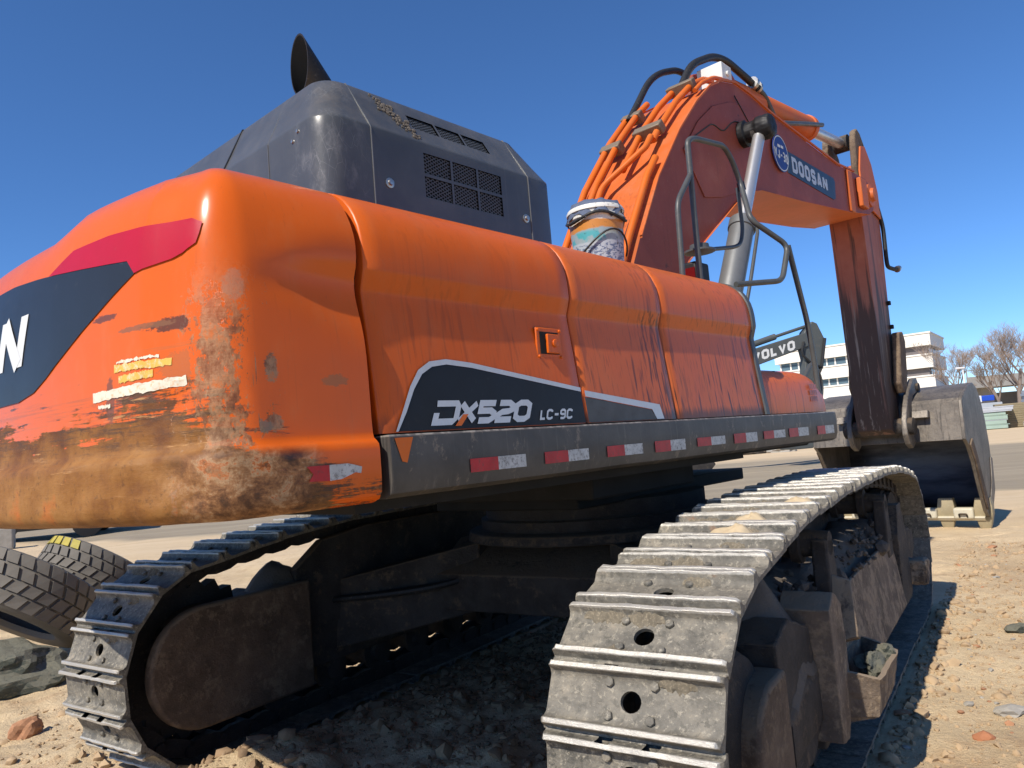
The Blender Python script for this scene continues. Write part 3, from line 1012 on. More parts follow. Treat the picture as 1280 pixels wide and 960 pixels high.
qs = [[(.0, 0), (.155, 0), (.175, .018), (.115, .018), (.02, .018)],]
# the stylised D is cut open at its upper left
def plate(poly, u0, z0, k, sh=.50):
    mb.add([on_door(u0+(a+sh*b)*k, z0+b*k, .004) for a, b in poly], [tuple(range(len(poly)))])
k, u0, z0 = .086, -2.835, 1.770
plate([(0, 0), (1.12, 0), (1.42, .27), (1.12, .27), (.30, .27), (.30, .5), (0, .5)], u0, z0, k)
plate([(1.12, .27), (1.42, .27), (1.42, .78), (1.22, 1.0), (1.12, .75)], u0, z0, k)
plate([(.10, .75), (1.12, .75), (1.22, 1.0), (.05, 1.0)], u0, z0, k)
mk('letter', mb, MT['letter_silver'], d1)
letters('X520', .086, pl(u0+.112, z0), MT['letter_silver'], d1, th=.27, shear=.52, adv=.0, wscale=1.44)
letters('LC-9C', .043, pl(-2.268, z0+.004), MT['letter_silver'], d1, th=.22, shear=.42, adv=.12, wscale=1.12)
mb = MB()
mb.add([on_door(u0+a, z0+b, .0062) for a, b in ((.110, -.004), (.140, -.004), (.182, .036), (.156, .036))], [(0, 1, 2, 3)])
mk('letter', mb, MT['orange_tube'], d1)
# recessed latch
mb = MB()
hv = door_v(2.09)
mb.box((hv-.004, -2.205, 2.025), (hv+.008, -2.045, 2.155))
o = mk('latch_plate', mb, MT['orange'], d1, bevel=.004)
mb = MB()
mb.box((hv+.0085, -2.185, 2.045), (hv+.010, -2.065, 2.137))
mk('latch_recess', mb, MT['dark'], d1)
mb = MB()
mb.box((hv+.010, -2.150, 2.048), (hv+.022, -2.068, 2.128))
mb.lathe([(0, .018), (.006, .018), (.008, .0)], (hv+.022, -2.105, 2.09), (1, 0, 0), 12)
mk('latch_handle', mb, MT['orange'], d1, bevel=.005)
for (a, b) in ((-2.195, 2.035), (-2.055, 2.035), (-2.195, 2.145), (-2.055, 2.145)):
    mb = MB()
    mb.lathe([(0, .007), (.006, .006), (.008, 0)], (hv+.008, a, b), (1, 0, 0), 8)
    mk('latch_bolt', mb, MT['orange'], d1)

# ---- front tool box -------------------------------------------------
mb = MB()
prof = [(1.448, 1.752), (1.446, 1.85), (1.436, 1.93), (1.418, 1.97), (1.38, 2.005), (1.32, 2.024), (1.22, 2.03), (.85, 2.03)]
prof = [(a, 1.752+(b_-1.752)*1.07) for a, b_ in prof]
us = [-.118, -.11, .2, .45, .62, .74, .82, .87, .905, .915]
rows = []
for u in us:
    f = sstep(u, .60, .915)**2.0
    z_sc = 1-.36*f
    e = 0 if u > -.11 else .012
    rows.append([(v-.02*f-e-(0.05 if u > .91 else 0), u, 1.752+(z-1.752)*z_sc) for v, z in prof])
mb.grid(rows)
mb.add(rows[-1]+[(.85, .915, 1.752)], [tuple(range(len(prof)+1))])
mb.add(rows[0]+[(.85, -.118, 1.752)], [tuple(range(len(prof)+1))[::-1]])
tb = mk('tool_box', mb, MT['orange_box'], ex, smooth=50)
mb = MB()
for i in range(4):
    for j in range(3):
        mb.add([(1.4505, .585+i*.034+.004, 1.825+j*.042), (1.4505, .585+i*.034+.030, 1.825+j*.042), (1.4475, .585+i*.034+.030, 1.825+j*.042+.034), (1.4475, .585+i*.034+.004, 1.825+j*.042+.034)], [(0, 1, 2, 3)])
mk('warning_label', mb, m_plain('faded_label', (0.42, 0.16, 0.13), .5, 0, .4, 60, .3, (.5, .42, .36)), tb)
mb = MB()
mb.box((.86, .25, 2.03), (1.36, .262, 2.036))
mk('lid_seam', mb, MT['black'], tb)

# ---- frame skirt under the doors ------------------------------------
mb = MB()
sk = [(1.30, 1.742), (1.492, 1.746), (1.500, 1.738), (1.502, 1.68), (1.500, 1.60), (1.488, 1.563), (1.46, 1.548), (1.30, 1.545)]
rows = []
for i in range(41):
    u = -3.045+(.872+3.045)*i/40
    w = .003*mnoise.noise(Vector((u*1.5, 0, 4)))
    rows.append([(v+w*(1 if v > 1.4 else 0), u, z+.004*mnoise.noise(Vector((u*2, z*5, 9))) if z < 1.57 else z) for v, z in sk])
mb.grid(rows, closed=True)
mb.add(rows[0], [tuple(range(len(sk)))])
mb.add(rows[-1], [tuple(range(len(sk)))[::-1]])
skirt = mk('frame_skirt', mb, MT['skirt'], ex, smooth=35)
def on_skirt(a, b, d):
    return (1.5015+d+.003*mnoise.noise(Vector((a*1.5, 0, 4))), a, b)
for (a, b, c) in ((-2.71, -2.57, -2.42), (-2.31, -2.165, -2.03), (-1.90, -1.77, -1.625), (-1.52, -1.38, -1.24), (-1.12, -.975, -.82), (-.715, -.57, -.425), (-.335, -.195, -.03), (.03, .175, .345), (.50, .64, .80)):
    sticker_cut(skirt, a, b, c, 1.603+random.uniform(-.004, .004), 1.652+random.uniform(-.004, .004), on_skirt)
mb = MB()
mb.add([on_skirt(*p, .0025) for p in ((-3.03, 1.735), (-2.955, 1.735), (-2.985, 1.655), (-3.005, 1.66))], [(0, 3, 2, 1)][0:1])
mk('orange_paint_corner', mb, MT['orange_tube'], skirt)
mb = MB()
mb.box((-1.5, -3.04, 1.545), (-1.3, .9, 1.745))
mk('frame_skirt', mb, MT['skirt'], ex, bevel=.02)

# ---- belly of the upper frame ---------------------------------------
mb = MB()
mb.box((-1.25, -2.9, 1.525), (1.30, .86, 1.58))
mb.box((-.95, -1.35, 1.37), (1.0, -.28, 1.53))
mb.box((-.62, -1.0, 1.28), (.62, 1.2, 1.37))
mb.box((-.5, .80, 1.50), (.9, 1.2, 1.72))
mb.box((-1.42, .85, 1.50), (-.42, 2.0, 1.72))
mk('upper_frame', mb, MT['dark'], ex, bevel=.012)
mb = MB()
mb.lathe([(1.06, .78), (1.10, .84), (1.18, .84), (1.19, .80), (1.29, .80), (1.30, .72)], (0, 0, 0), (0, 0, 1), 48)
mk('slewing_ring', mb, MT['chain'], ex, smooth=40)
mb = MB()
mb.tube(smooth_path([(1.30, .88, 1.80), (1.30, 1.16, 1.80), (1.30, 1.25, 1.98), (1.30, 1.12, 2.14), (1.30, .88, 1.99)], .1, 6), .018, 8)
mk('grab_handle', mb, MT['rail'], ex, smooth=60)

# ---- cab, on the far side ------------------------------------------
mb = MB()
cabp = [(-.55, 1.75), (2.05, 1.75), (2.1, 2.2), (1.95, 2.75), (1.65, 3.28), (1.5, 3.36), (-.35, 3.36), (-.5, 3.25)]
mb.prism(cabp, lambda a, b, d: (d, a*0.78+.35, b-.0), -1.46, -.52)
cab = mk('cab', mb, MT['orange'], ex, bevel=.05, seg=3)
mb = MB()
for (a0, a1, b0, b1) in ((-.2, .55, 2.25, 3.2), (.68, 1.45, 2.0, 3.1)):
    mb.box((-.518, a0*.78+.35, b0), (-.512, a1*.78+.35, b1))
    mb.box((-1.468, a0*.78+.35, b0), (-1.462, a1*.78+.35, b1))
mk('cab_window', mb, MT['glass'], cab)

# ---- engine hood ----------------------------------------------------
SU = [-1.62, -1.865, -2.020, -2.034, -2.186, -2.200, -2.360, -2.55]
def hood_ring(ins, z):
    v1, uf, ur = 1.0-ins, -1.475-ins*.75, -2.875+ins*.8
    p = []
    rf, rr = .05, .10
    for k in range(4):                                        # front right corner
        th = R(90)*(1-k/3)
        p.append((v1-rf+rf*math.cos(th), uf-rf+rf*math.sin(th), z))
    for u in SU:
        p.append((v1, u, z))
    for k in range(9):                                        # rear right corner
        th = -R(90)*k/8
        p.append((v1-rr+rr*math.cos(th), ur+rr+rr*math.sin(th), z))
    for v in (.6, .205, .195, -.2, -.6):
        p.append((v, ur, z))
    for k in range(6):
        th = -R(90)-R(90)*k/5
        p.append((-v1+rr+rr*math.cos(th), ur+rr+rr*math.sin(th), z))
    p.append((-v1, -2.1, z))
    for k in range(4):
        th = R(180)-R(90)*k/3
        p.append((-v1+rf+rf*math.cos(th), uf-rf+rf*math.sin(th), z))
    return p
HL = [(0, 2.585), (0, 2.79), (0, 2.884), (0, 2.898), (0, 2.99), (0, 3.03), (.003, 3.040), (.010, 3.050), (.055, 3.122), (.100, 3.198), (.138, 3.262), (.152, 3.276), (.175, 3.284), (.24, 3.287), (.6, 3.30)]
rings = [hood_ring(*a) for a in HL]
col_of = {5: 0, 7: 1, 9: 2}                                   # ring columns of the three window bays
def hood_skip(i, j):
    return (j in (5, 7, 9)) and i in (1, 3, 8)
mb = MB()
mb.grid(rings, closed=True, skip=hood_skip)
mb.add(rings[-1], [tuple(range(len(rings[-1])))[::-1]])
hood = mk('engine_hood', mb, MT['hood'], ex, smooth=24)
mb = MB()
mb.box((-.9, -2.75, 2.60), (.90, -1.58, 3.10))
mk('engine_bay', mb, MT['soot_and_bay'], hood)  # black filler box; the unlit bay's darkness is put into its colour
def lattice(q, step=.028, w=.0048):
    """q: four corners (a0,b0) (a1,b0) (a1,b1) (a0,b1) in 3D; diamond mesh between them"""
    q = [Vector(p) for p in q]
    A, B = (q[1]-q[0]), (q[3]-q[0])
    la, lb = A.length, B.length
    ea, eb = A.normalized(), B.normalized()
    mb = MB()
    for sg in (1, -1):
        c = -lb*1.7
        while c < la+lb*1.7:
            # a = c + sg*1.7*b
            bs = sorted([max(0, min(lb, (0-c)/(sg*1.7))), max(0, min(lb, (la-c)/(sg*1.7)))])
            b0, b1 = bs
            if b1-b0 > .004:
                p0 = q[0]+ea*(c+sg*1.7*b0)+eb*b0
                p1 = q[0]+ea*(c+sg*1.7*b1)+eb*b1
                mb.add([p0-ea*w, p0+ea*w, p1+ea*w, p1-ea*w], [(0, 1, 2, 3)])
            c += step
    return mb
for i, lit in ((1, 0), (3, 0), (8, 0)):
    for j in (5, 7, 9):
        q = [rings[i][j+1], rings[i][j], rings[i+1][j], rings[i+1][j+1]]
        ins = .006
        q = [(p[0]-ins, p[1], p[2]-(.004 if i == 8 else 0)) for p in q]
        mk('grille_mesh', lattice(q), MT['mesh'], hood)
for (u, z) in ((-2.56, 2.81), (-1.70, 2.81)):
    mb = MB()
    mb.lathe([(0, .022), (.004, .022), (.006, .013), (.016, .012), (.017, 0)], (1.0, u, z), (1, 0, 0), 12)
    mk('hood_bolt', mb, MT['bolt'], hood, smooth=40)
# cover seams (thin raised lips)
mb = MB()
def seam(u, jfix=None):
    pts = [(1.0+.0015, u, 2.6), (1.0015, u, 3.03), (.987, u, 3.058), (.85, u, 3.277), (.80, u, 3.287)]
    mb.tube(pts, .0028, 5)
seam(-2.64)
mk('hood_seam', mb, MT['steel_grey'], hood)
mb = MB()
seam(-1.66)
mk('hood_seam', mb, MT['steel_grey'], hood)
mb = MB()
mb.tube([(.60, -2.8765, 2.62), (.60, -2.8765, 3.03), (.58, -2.757, 3.272)], .002, 5)
mk('hood_seam', mb, MT['steel_grey'], hood)
mb = MB()
mb.tube([(.2, -2.876, 2.62), (.2, -2.876, 3.03), (.19, -2.757, 3.272), (.19, -2.6, 3.29)], .007, 5)
mk('hood_seam', mb, MT['black'], hood)
for (v, z) in ((.79, 2.98), (.83, 3.01), (.48, 2.72), (.67, 2.70)):
    mb = MB()
    mb.lathe([(0, .008), (.006, .007), (.007, 0)], (v, -2.875, z), (0, -1, 0), 8)
    mk('hood_rivet', mb, MT['bolt'], hood)
# weathered caked dirt under the upper grille
mb = MB()
for i in range(90):
    a = random.random()**1.0
    u = -2.52+.16*a+random.gauss(0, .012)
    f = .85-.75*a+random.gauss(0, .14)
    f = min(1, max(0, f))
    c = Vector((1.0-.014-.124*f+.003, u, 3.056+.206*f))
    s_ = random.uniform(.003, .009)
    mb.lathe([(-.002, s_*1.3), (s_*.25, s_), (s_*.4, 0)], c, (.86+random.uniform(-.2, .2), random.uniform(-.2, .2), .5+random.uniform(-.2, .2)), 5)
o = mk('dirt_patch', mb, MT['mud'], hood)
o['kind'] = 'stuff'

# ---- exhaust --------------------------------------------------------
mb = MB()
axd = Vector((-.05, -.60, .80)).normalized()
base = Vector((.33, -2.14, 3.16))
cutn = Vector((-.10, -1, .0)).normalized()
cutp = Vector((.30, -2.50, 3.64))
e1 = axd.orthogonal().normalized()
e2 = axd.cross(e1)
outer, inner, bot = [], [], []
for k in range(32):
    th = 2*math.pi*k/32
    d = e1*math.cos(th)+e2*math.sin(th)
    for r, L in ((.094, outer), (.088, inner)):
        p = base+d*r
        tt = (cutp-p).dot(cutn)/axd.dot(cutn)
        L.append(p+axd*tt)
    bot.append(base+d*.094)
mb.grid([bot, outer], closed=True)
mb.grid([outer, inner], closed=True)
mb.grid([inner, [base+(p-base)*1.0-axd*0 if False else base+(e1*math.cos(2*math.pi*k/32)+e2*math.sin(2*math.pi*k/32))*.086 for k, p in enumerate(inner)]], closed=True, mi=1)
mk('exhaust_pipe', mb, [MT['exhaust'], MT['soot_and_bay']], ex, smooth=40)

# ---- handrails and small fittings on the deck ------------------------
V0 = 1.15
def rail(name, pts, r=.019, v=V0, rnd=.07):
    mb = MB()
    mb.tube(smooth_path([(p[2] if len(p) > 2 else v, p[0], p[1]) for p in pts], rnd, 6), r, 10)
    return mk(name, mb, MT['rail'], ex, smooth=60)
rail('handrail', [(-.22, 2.52), (-.21, 3.10), (-.20, 3.55), (-.11, 3.59), (.33, 3.65), (.44, 3.57), (.54, 3.42), (.36, 3.09, 1.27), (.50, 3.00, 1.34), (.63, 2.92, 1.40), (.46, 2.65, 1.40), (.0, 2.60, 1.28)])
rail('handrail', [(-.45, 2.50), (-.415, 3.10), (-.20, 3.33)], .018)
rail('handrail', [(.63, 2.92), (.74, 2.62), (.82, 2.41), (.87, 2.11), (.88, 1.85)], .019, 1.40)
rail('handrail', [(.545, 3.40), (.56, 3.10), (.50, 2.98), (.38, 2.94), (-.10, 2.85)], .014, V0-.03)
mb = MB()
mb.lathe([(0, .10), (.012, .10), (.02, .065), (.05, .06), (.06, .0)], (V0-.03, -.13, 2.83), (0, 0, 1), 16)
mk('rail_flange', mb, MT['rail'], ex, smooth=40)
mb = MB()
mb.lathe([(0, .027), (.06, .027)], (V0, .535, 3.43), (0, .37, -.93), 12)
mk('rail_joint', mb, MT['exhaust'], ex, smooth=40)
mb = MB()
mb.box((V0-.16, -.16, 2.56), (V0-.05, .02, 2.78))
o = mk('work_lamp', mb, MT['black'], ex, bevel=.015)
mb = MB()
mb.box((V0-.14, -.165, 2.60), (V0-.06, -.162, 2.74))
mk('lamp_lens', mb, m_plain('dark_red_lens', (0.12, 0.006, 0.006), .2), o)

# ---- boom -----------------------------------------------------------
TOP = [(.15, 2.75), (.41, 3.2), (.76, 3.75), (1.2, 4.27), (1.57, 4.63), (1.9, 4.89), (2.15, 5.02), (2.45, 5.09), (2.8, 5.08), (3.3, 5.02), (5.3, 4.92), (5.95, 4.97)]
BOT = [(.75, 2.7), (1.14, 3.12), (2.15, 3.80), (2.45, 3.98), (2.8, 4.07), (3.9, 4.17), (5.55, 4.35), (6.4, 4.47)]
prof = [(.05, 2.0)] + TOP + [(6.45, 4.98), (6.66, 4.90), (6.74, 4.74), (6.64, 4.57)] + BOT[::-1] + [(.55, 2.1), (.3, 1.9)]
HB = .36
def ptop(u):
    return float(np.interp(u, [p[0] for p in TOP], [p[1] for p in TOP]))
mb = MB()
n = len(prof)
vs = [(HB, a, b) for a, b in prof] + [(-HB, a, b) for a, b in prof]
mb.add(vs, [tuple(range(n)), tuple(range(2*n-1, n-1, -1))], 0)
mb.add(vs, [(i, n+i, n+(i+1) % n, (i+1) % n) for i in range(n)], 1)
boom = mk('boom', mb, [MT['boom_red'], MT['boom_orange']], ex, bevel=.008)  # sides take the shade-darkened red, top and bottom the brighter orange
# flange edges of top and bottom plates standing proud of the webs
mb = MB()
for P, dz in ((TOP[1:], .012), (BOT, -.012)):
    for sv in (1, -1):
        rows = []
        for (a, b) in P:
            rows.append([(sv*(HB+.001), a, b+dz*.2), (sv*(HB+.022), a, b+dz*.2), (sv*(HB+.022), a, b+dz+.012), (sv*(HB+.001), a, b+dz+.012)])
        mb.grid(rows, closed=True)
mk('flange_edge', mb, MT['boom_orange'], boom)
mb = MB()
rp = [(1.25, 4.12), (1.57, 4.46), (1.9, 4.70), (2.3, 4.86), (2.62, 4.90), (2.9, 4.84), (3.06, 4.66), (2.98, 4.34), (2.7, 4.12), (2.3, 3.95), (1.9, 3.82), (1.55, 3.75)]
mb.prism(rp, lambda a, b, d: (d, a, b), HB+.001, HB+.012)
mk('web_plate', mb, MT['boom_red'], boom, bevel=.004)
# stiffeners and block near the tip
mb = MB()
mb.box((HB+.001, 5.60, 4.37), (HB+.03, 5.78, 4.93))
mb.box((HB+.001, 5.98, 4.50), (HB+.07, 6.24, 4.90))
mk('tip_stiffener', mb, MT['boom_orange'], boom, bevel=.015)
mb = MB()
mb.lathe([(0, .16), (.05, .16), (.06, .10), (.10, .09), (.11, 0)], (HB, 6.45, 4.74), (1, 0, 0), 20)
mk('arm_pin', mb, MT['boom_orange'], boom, smooth=40)
# maker's plate
mb = MB()
pp = [(3.60, 4.44), (5.02, 4.41), (5.09, 4.44), (5.13, 4.66), (5.09, 4.70), (3.66, 4.695)]
mb.prism(pp, lambda a, b, d: (d, a, b), HB+.002, HB+.007)
plt = mk('name_plate', mb, MT['decal_rear'], boom)
mb = MB()
def on_plate(a, b, d):
    u = 3.74+a
    return (HB+.0085+d, u, 4.475+b+(u-3.7)*-.012)
letters('DOOSAN', .185, on_plate, MT['letter_silver'], boom, th=.26, adv=.16, wscale=.98)
# round number disc
mb = MB()
cu, cz_, rr_ = 3.40, 4.60, .205
mb.lathe([(0, rr_), (.006, rr_), (.007, rr_*.98)], (HB+.022, cu, cz_), (1, 0, 0), 32)
disc = mk('number_disc', mb, m_plain('blue_enamel_disc', (0.02, 0.035, 0.19), .4, 0, .2, 9, .1), boom)
mb = MB()
ring = [[(HB+.031, cu+math.cos(2*math.pi*k/32)*q, cz_+math.sin(2*math.pi*k/32)*q) for k in range(32)] for q in (rr_*.90, rr_*.955)]
mb.grid(ring, closed=True)
mb.box((HB+.030, cu-.07, cz_+.06), (HB+.0312, cu-.01, cz_+.09))
mb.box((HB+.030, cu+.015, cz_+.065), (HB+.0312, cu+.075, cz_+.095))
mk('disc_marks', mb, MT['letter_white'], boom)
letters('WJ-30', .11, lambda a, b, d: (HB+.0305+d, cu+a, cz_-.075+b-a*.1), MT['letter_white'], boom, th=.2, adv=.10, wscale=.60, align=.5)
# hydraulic tubes on the boom's back
def along(v, u0, u1, off, n=24):
    pts = []
    for i in range(n+1):
        u = u0+(u1-u0)*i/n
        e = .03
        du, dz = 2*e, ptop(u+e)-ptop(u-e)
        l = math.hypot(du, dz)
        pts.append((v, u-dz/l*off, ptop(u)+du/l*off))
    return pts
tubes = [(-.30, .05, 1.55, .11), (-.19, .05, 1.75, .11), (.02, .72, 2.05, .09), (.20, .95, 2.35, .08), (.30, .10, .92, .06)]
for (v, u0, u1, off) in tubes:
    mb = MB()
    p = along(v, u0+.15, u1, off)
    mb.tube(p, .031, 10)
    mk('hydraulic_tube', mb, MT['orange_tube'], boom, smooth=60)
mb = MB()
p = along(-.10, .05, .75, .12, 8) + along(.20, 1.0, 1.1, .12, 2)
mb.tube(smooth_path(p, .1, 4), .028, 8)
mk('hydraulic_tube', mb, MT['orange_tube'], boom, smooth=60)
mb = MB()
p = along(.30, 1.75, 3.0, .06)
mb.tube(p, .022, 8)
mk('hydraulic_tube', mb, MT['orange_tube'], boom, smooth=60)
for (v0, v1, us) in ((-.35, -.14, (.62, 1.12, 1.52)), (-.03, .25, (1.18, 1.85))):
    for u in us:
        a, b = along(v0, u, u+.06, .11, 1)
        a2, b2 = along(v1, u, u+.06, .11, 1)
        nrm = Vector(along(0, u, u+.06, .19, 1)[0])-Vector(along(0, u, u+.06, .11, 1)[0])
        nrm *= .75
        q = [Vector(a)-nrm*1.2, Vector(b)-nrm*1.2, Vector(b2)-nrm*1.2, Vector(a2)-nrm*1.2]
        t_ = [x+nrm*1.75 for x in q]
        mb = MB()
        mb.add(q+t_, [(0, 3, 2, 1), (4, 5, 6, 7), (0, 1, 5, 4), (1, 2, 6, 5), (2, 3, 7, 6), (3, 0, 4, 7)])
        mk('tube_clamp', mb, MT['clamp'], boom, bevel=.01)
mb = MB()
mb.tube(smooth_path([(HB+.014, 1.45, 4.28), (HB+.014, 1.85, 4.52), (HB+.014, 2.05, 4.48), (HB+.014, 2.35, 4.70), (HB+.014, 2.75, 4.66), (HB+.014, 2.95, 4.48), (HB+.05, 2.62, 4.52)], .2, 6), .007, 6)
mk('electric_cable', mb, MT['black'], boom, smooth=60)
mb = MB()
mb.tube(smooth_path([(HB+.014, 2.40, 4.95), (HB+.014, 2.72, 4.72), (HB+.016, 2.80, 4.60), (HB+.05, 2.58, 4.50)], .15, 5), .006, 6)
mk('electric_cable', mb, MT['black'], boom, smooth=60)
# hoses over the crest
def hose(pts, r=.034, m='hose'):
    mb = MB()
    mb.tube(smooth_path(pts, .35, 8), r, 10)
    return mk('hydraulic_hose', mb, MT[m], boom, smooth=60)
a = along(-.25, 1.50, 1.56, .11, 1)[0]
hose([a, (-.25, 1.95, 5.28), (-.22, 2.55, 5.52), (-.18, 3.0, 5.28), (-.10, 3.2, 5.12)])
a = along(.05, 1.98, 2.05, .09, 1)[0]
hose([a, (.06, 2.18, 5.33), (.10, 2.75, 5.62), (.14, 3.55, 5.50)], .040)
mb = MB()
mb.tube(smooth_path([(.14, 3.50, 5.51), (.14, 3.78, 5.46), (.15, 3.98, 5.24), (.16, 4.10, 5.22), (.18, 5.05, 5.46), (.18, 5.5, 5.57)], .08, 5), .03, 8)
mk('arm_cylinder_pipe', mb, MT['rail'], boom, smooth=60)
mb = MB()
mb.lathe([(0, .07), (.05, .07)], (.14, 3.45, 5.515), (0, 1, -.1), 12)
mb.lathe([(0, .065), (.04, .065)], (.14, 3.56, 5.50), (0, 1, -.1), 12)
mk('hose_clamp', mb, MT['bolt'], boom, smooth=40)
mb = MB()
mb.box((.05, 2.30, 5.06), (.32, 2.52, 5.30))
mb.lathe([(0, .03), (.02, .03)], (.32, 2.41, 5.2), (1, 0, 0), 10)
mk('lifting_eye', mb, MT['letter_white'], boom, bevel=.03)
mb = MB()
for i, v in enumerate((.08, .14, .2)):
    mb.tube(smooth_path([(v, .55+i*.02, 3.45), (v+.02, .42, 3.25), (v+.05, .30, 2.9)], .1, 4), .012, 6)
mk('grease_lines', mb, MT['hose'], boom)

# ---- cylinders ------------------------------------------------------
def cyl(name, p0, p1, frac, rb, rr, parent, eye0=.1, eye1=.1, mb_m='steel_grey', v_eye=.12):
    p0, p1 = Vector(p0), Vector(p1)
    ax_ = (p1-p0)
    L = ax_.length
    ax_.normalize()
    mb = MB()
    mb.lathe([(eye0, rb*.9), (eye0+.03, rb), (L*frac-.10, rb), (L*frac-.095, rb*1.12), (L*frac, rb*1.12), (L*frac+.01, rb*.8), (L*frac+.02, rr)], p0, ax_, 24)
    mb.lathe([(-v_eye/2, rb*.95), (v_eye/2, rb*.95)], p0, (1, 0, 0), 20)
    b = mk(name, mb, MT[mb_m], parent, smooth=40)
    mb = MB()
    mb.lathe([(L*frac, rr), (L-eye1*.6, rr)], p0, ax_, 20)
    mk('piston_rod', mb, MT['chrome'], b, smooth=40)
    mb = MB()
    mb.lathe([(-v_eye/2, eye1), (v_eye/2, eye1)], p1, (1, 0, 0), 20)
    mk('rod_eye', mb, MT['frame'], b, smooth=40)
    return b
for sv in (1, -1):
    c = cyl('boom_cylinder', (sv*.56, .92, 2.0), (sv*.56, 2.47, 4.54), .60, .108, .058, ex)
    mb = MB()
    mb.tube(smooth_path([(sv*.70, 1.30, 2.5), (sv*.71, 1.55, 2.95), (sv*.70, 1.83, 3.42), (sv*.62, 1.9, 3.5)], .1, 4), .016, 8)
    mk('cylinder_pipe', mb, MT['rail'], c, smooth=60)
    mb = MB()
    mb.lathe([(-.235, .125), (-.17, .13), (-.16, .10), (-.06, .105), (-.05, .118), (.04, .122), (.085, .11), (.10, .08)], (sv*.60, 2.47, 4.56), (sv, 0, 0), 20)
    rough_up(mk('pin_boot', mb, MT['black'], c, smooth=60), .012, .07, 2)
ac = cyl('arm_cylinder', (0, 2.72, 5.30), (0, 6.82, 5.70), .665, .15, .075, ex, .13, .12, 'boom_orange', .2)
mb = MB()
mb.prism([(2.4, 5.05), (2.55, 5.42), (2.75, 5.5), (2.95, 5.40), (3.15, 5.02)], lambda a, b, d: (d, a, b), -.16, -.11)
mb.prism([(2.4, 5.05), (2.55, 5.42), (2.75, 5.5), (2.95, 5.40), (3.15, 5.02)], lambda a, b, d: (d, a, b), .11, .16)
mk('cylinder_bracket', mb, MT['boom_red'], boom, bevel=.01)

# ---- arm ------------------------------------------------------------
ap = [(6.80, 5.35), (7.22, 5.42), (7.36, 5.05), (7.40, 4.7), (7.34, 4.0), (7.29, 3.2), (7.25, 2.4), (7.20, 1.85), (7.08, 1.52), (6.88, 1.42), (6.72, 1.50), (6.67, 1.75), (6.63, 2.6), (6.60, 3.4), (6.58, 4.2), (6.56, 4.5), (6.60, 4.9), (6.66, 5.2)]
mb = MB()
HA = .225
n = len(ap)
vs = [(HA, a, b) for a, b in ap] + [(-HA, a, b) for a, b in ap]
mb.add(vs, [tuple(range(n))[::-1], tuple(range(n, 2*n))])
mb.add(vs, [(i, (i+1) % n, n+(i+1) % n, n+i) for i in range(n)])
arm = mk('arm', mb, MT['arm_worn'], ex, bevel=.015)
mb = MB()
lug = [(6.56, 4.95), (6.60, 5.3), (6.64, 5.62), (6.70, 5.80), (6.80, 5.86), (6.92, 5.82), (7.12, 5.60), (7.26, 5.25), (7.2, 4.9)]
for (a, b) in ((-.235, -.15), (.15, .235)):
    mb.prism(lug, lambda p, q, d: (d, p, q), a, b)
mk('cylinder_lug', mb, MT['frame_brown'], arm, bevel=.02)
mb = MB()
sp_ = [(6.60, 4.75), (6.62, 5.2), (6.78, 5.58), (6.98, 5.62), (7.2, 5.40), (7.35, 5.0), (7.36, 4.6)]
for (a, b) in ((.236, .262), (-.262, -.236)):
    mb.prism(sp_, lambda p, q, d: (d, p, q), a, b)
mk('arm_side_plate', mb, MT['boom_orange'], arm, bevel=.008)
mb = MB()
mb.tube([(.0, 7.46, 5.35), (.0, 7.52, 4.6), (.0, 7.40, 3.4), (.0, 7.32, 2.6)], .11, 16)
bc = mk('bucket_cylinder', mb, MT['boom_orange'], ex, smooth=50)
mb = MB()
mb.tube([(.0, 7.34, 2.7), (.0, 7.30, 2.35)], .055, 14)
mk('piston_rod', mb, MT['chrome'], bc, smooth=50)
mb = MB()
mb.prism([(7.36, 5.2), (7.44, 5.0), (7.44, 4.2), (7.36, 3.6), (7.30, 3.5), (7.30, 5.1)], lambda a, b, d: (d, a, b), .19, .21)
mk('hose_guard', mb, MT['boom_orange'], arm, bevel=.004)
mb = MB()
mb.tube(smooth_path([(.23, 7.28, 4.9), (.25, 7.44, 4.5), (.25, 7.40, 4.0), (.26, 7.38, 3.88), (.30, 7.60, 3.86), (.31, 7.72, 3.90)], .12, 5), .03, 8)
mk('hydraulic_hose', mb, MT['hose'], arm, smooth=60)
mb = MB()
mb.lathe([(0, .05), (.03, .05), (.04, .04), (.09, .04)], (.31, 7.66, 3.87), (.1, 1, .35), 10)
mk('hose_fitting', mb, MT['bolt'], arm, smooth=40)
for z in (3.3, 2.95):
    mb = MB()
    mb.box((.226, 7.22, z), (.27, 7.28, z+.06))
    mk('pipe_bracket', mb, MT['dark'], arm, bevel=.005)

# ---- bucket linkage -------------------------------------------------
for sv in (1, -1):
    mb = MB()
    mb.prism([(6.95, 2.14), (7.04, 2.00), (7.22, 2.03), (7.32, 2.3), (7.42, 2.76), (7.34, 2.90), (7.16, 2.88), (7.04, 2.45)], lambda a, b, d: (d, a, b), sv*.25, sv*.36)
    mk('linkage_lever', mb, MT['frame_brown'], ex, bevel=.02)
mb = MB()
mb.prism([(7.26, 2.74), (7.42, 2.80), (7.62, 2.12), (7.58, 2.0), (7.44, 2.02)], lambda a, b, d: (d, a, b), -.16, .16)
mk('linkage_rod', mb, MT['frame_brown'], ex, bevel=.03)

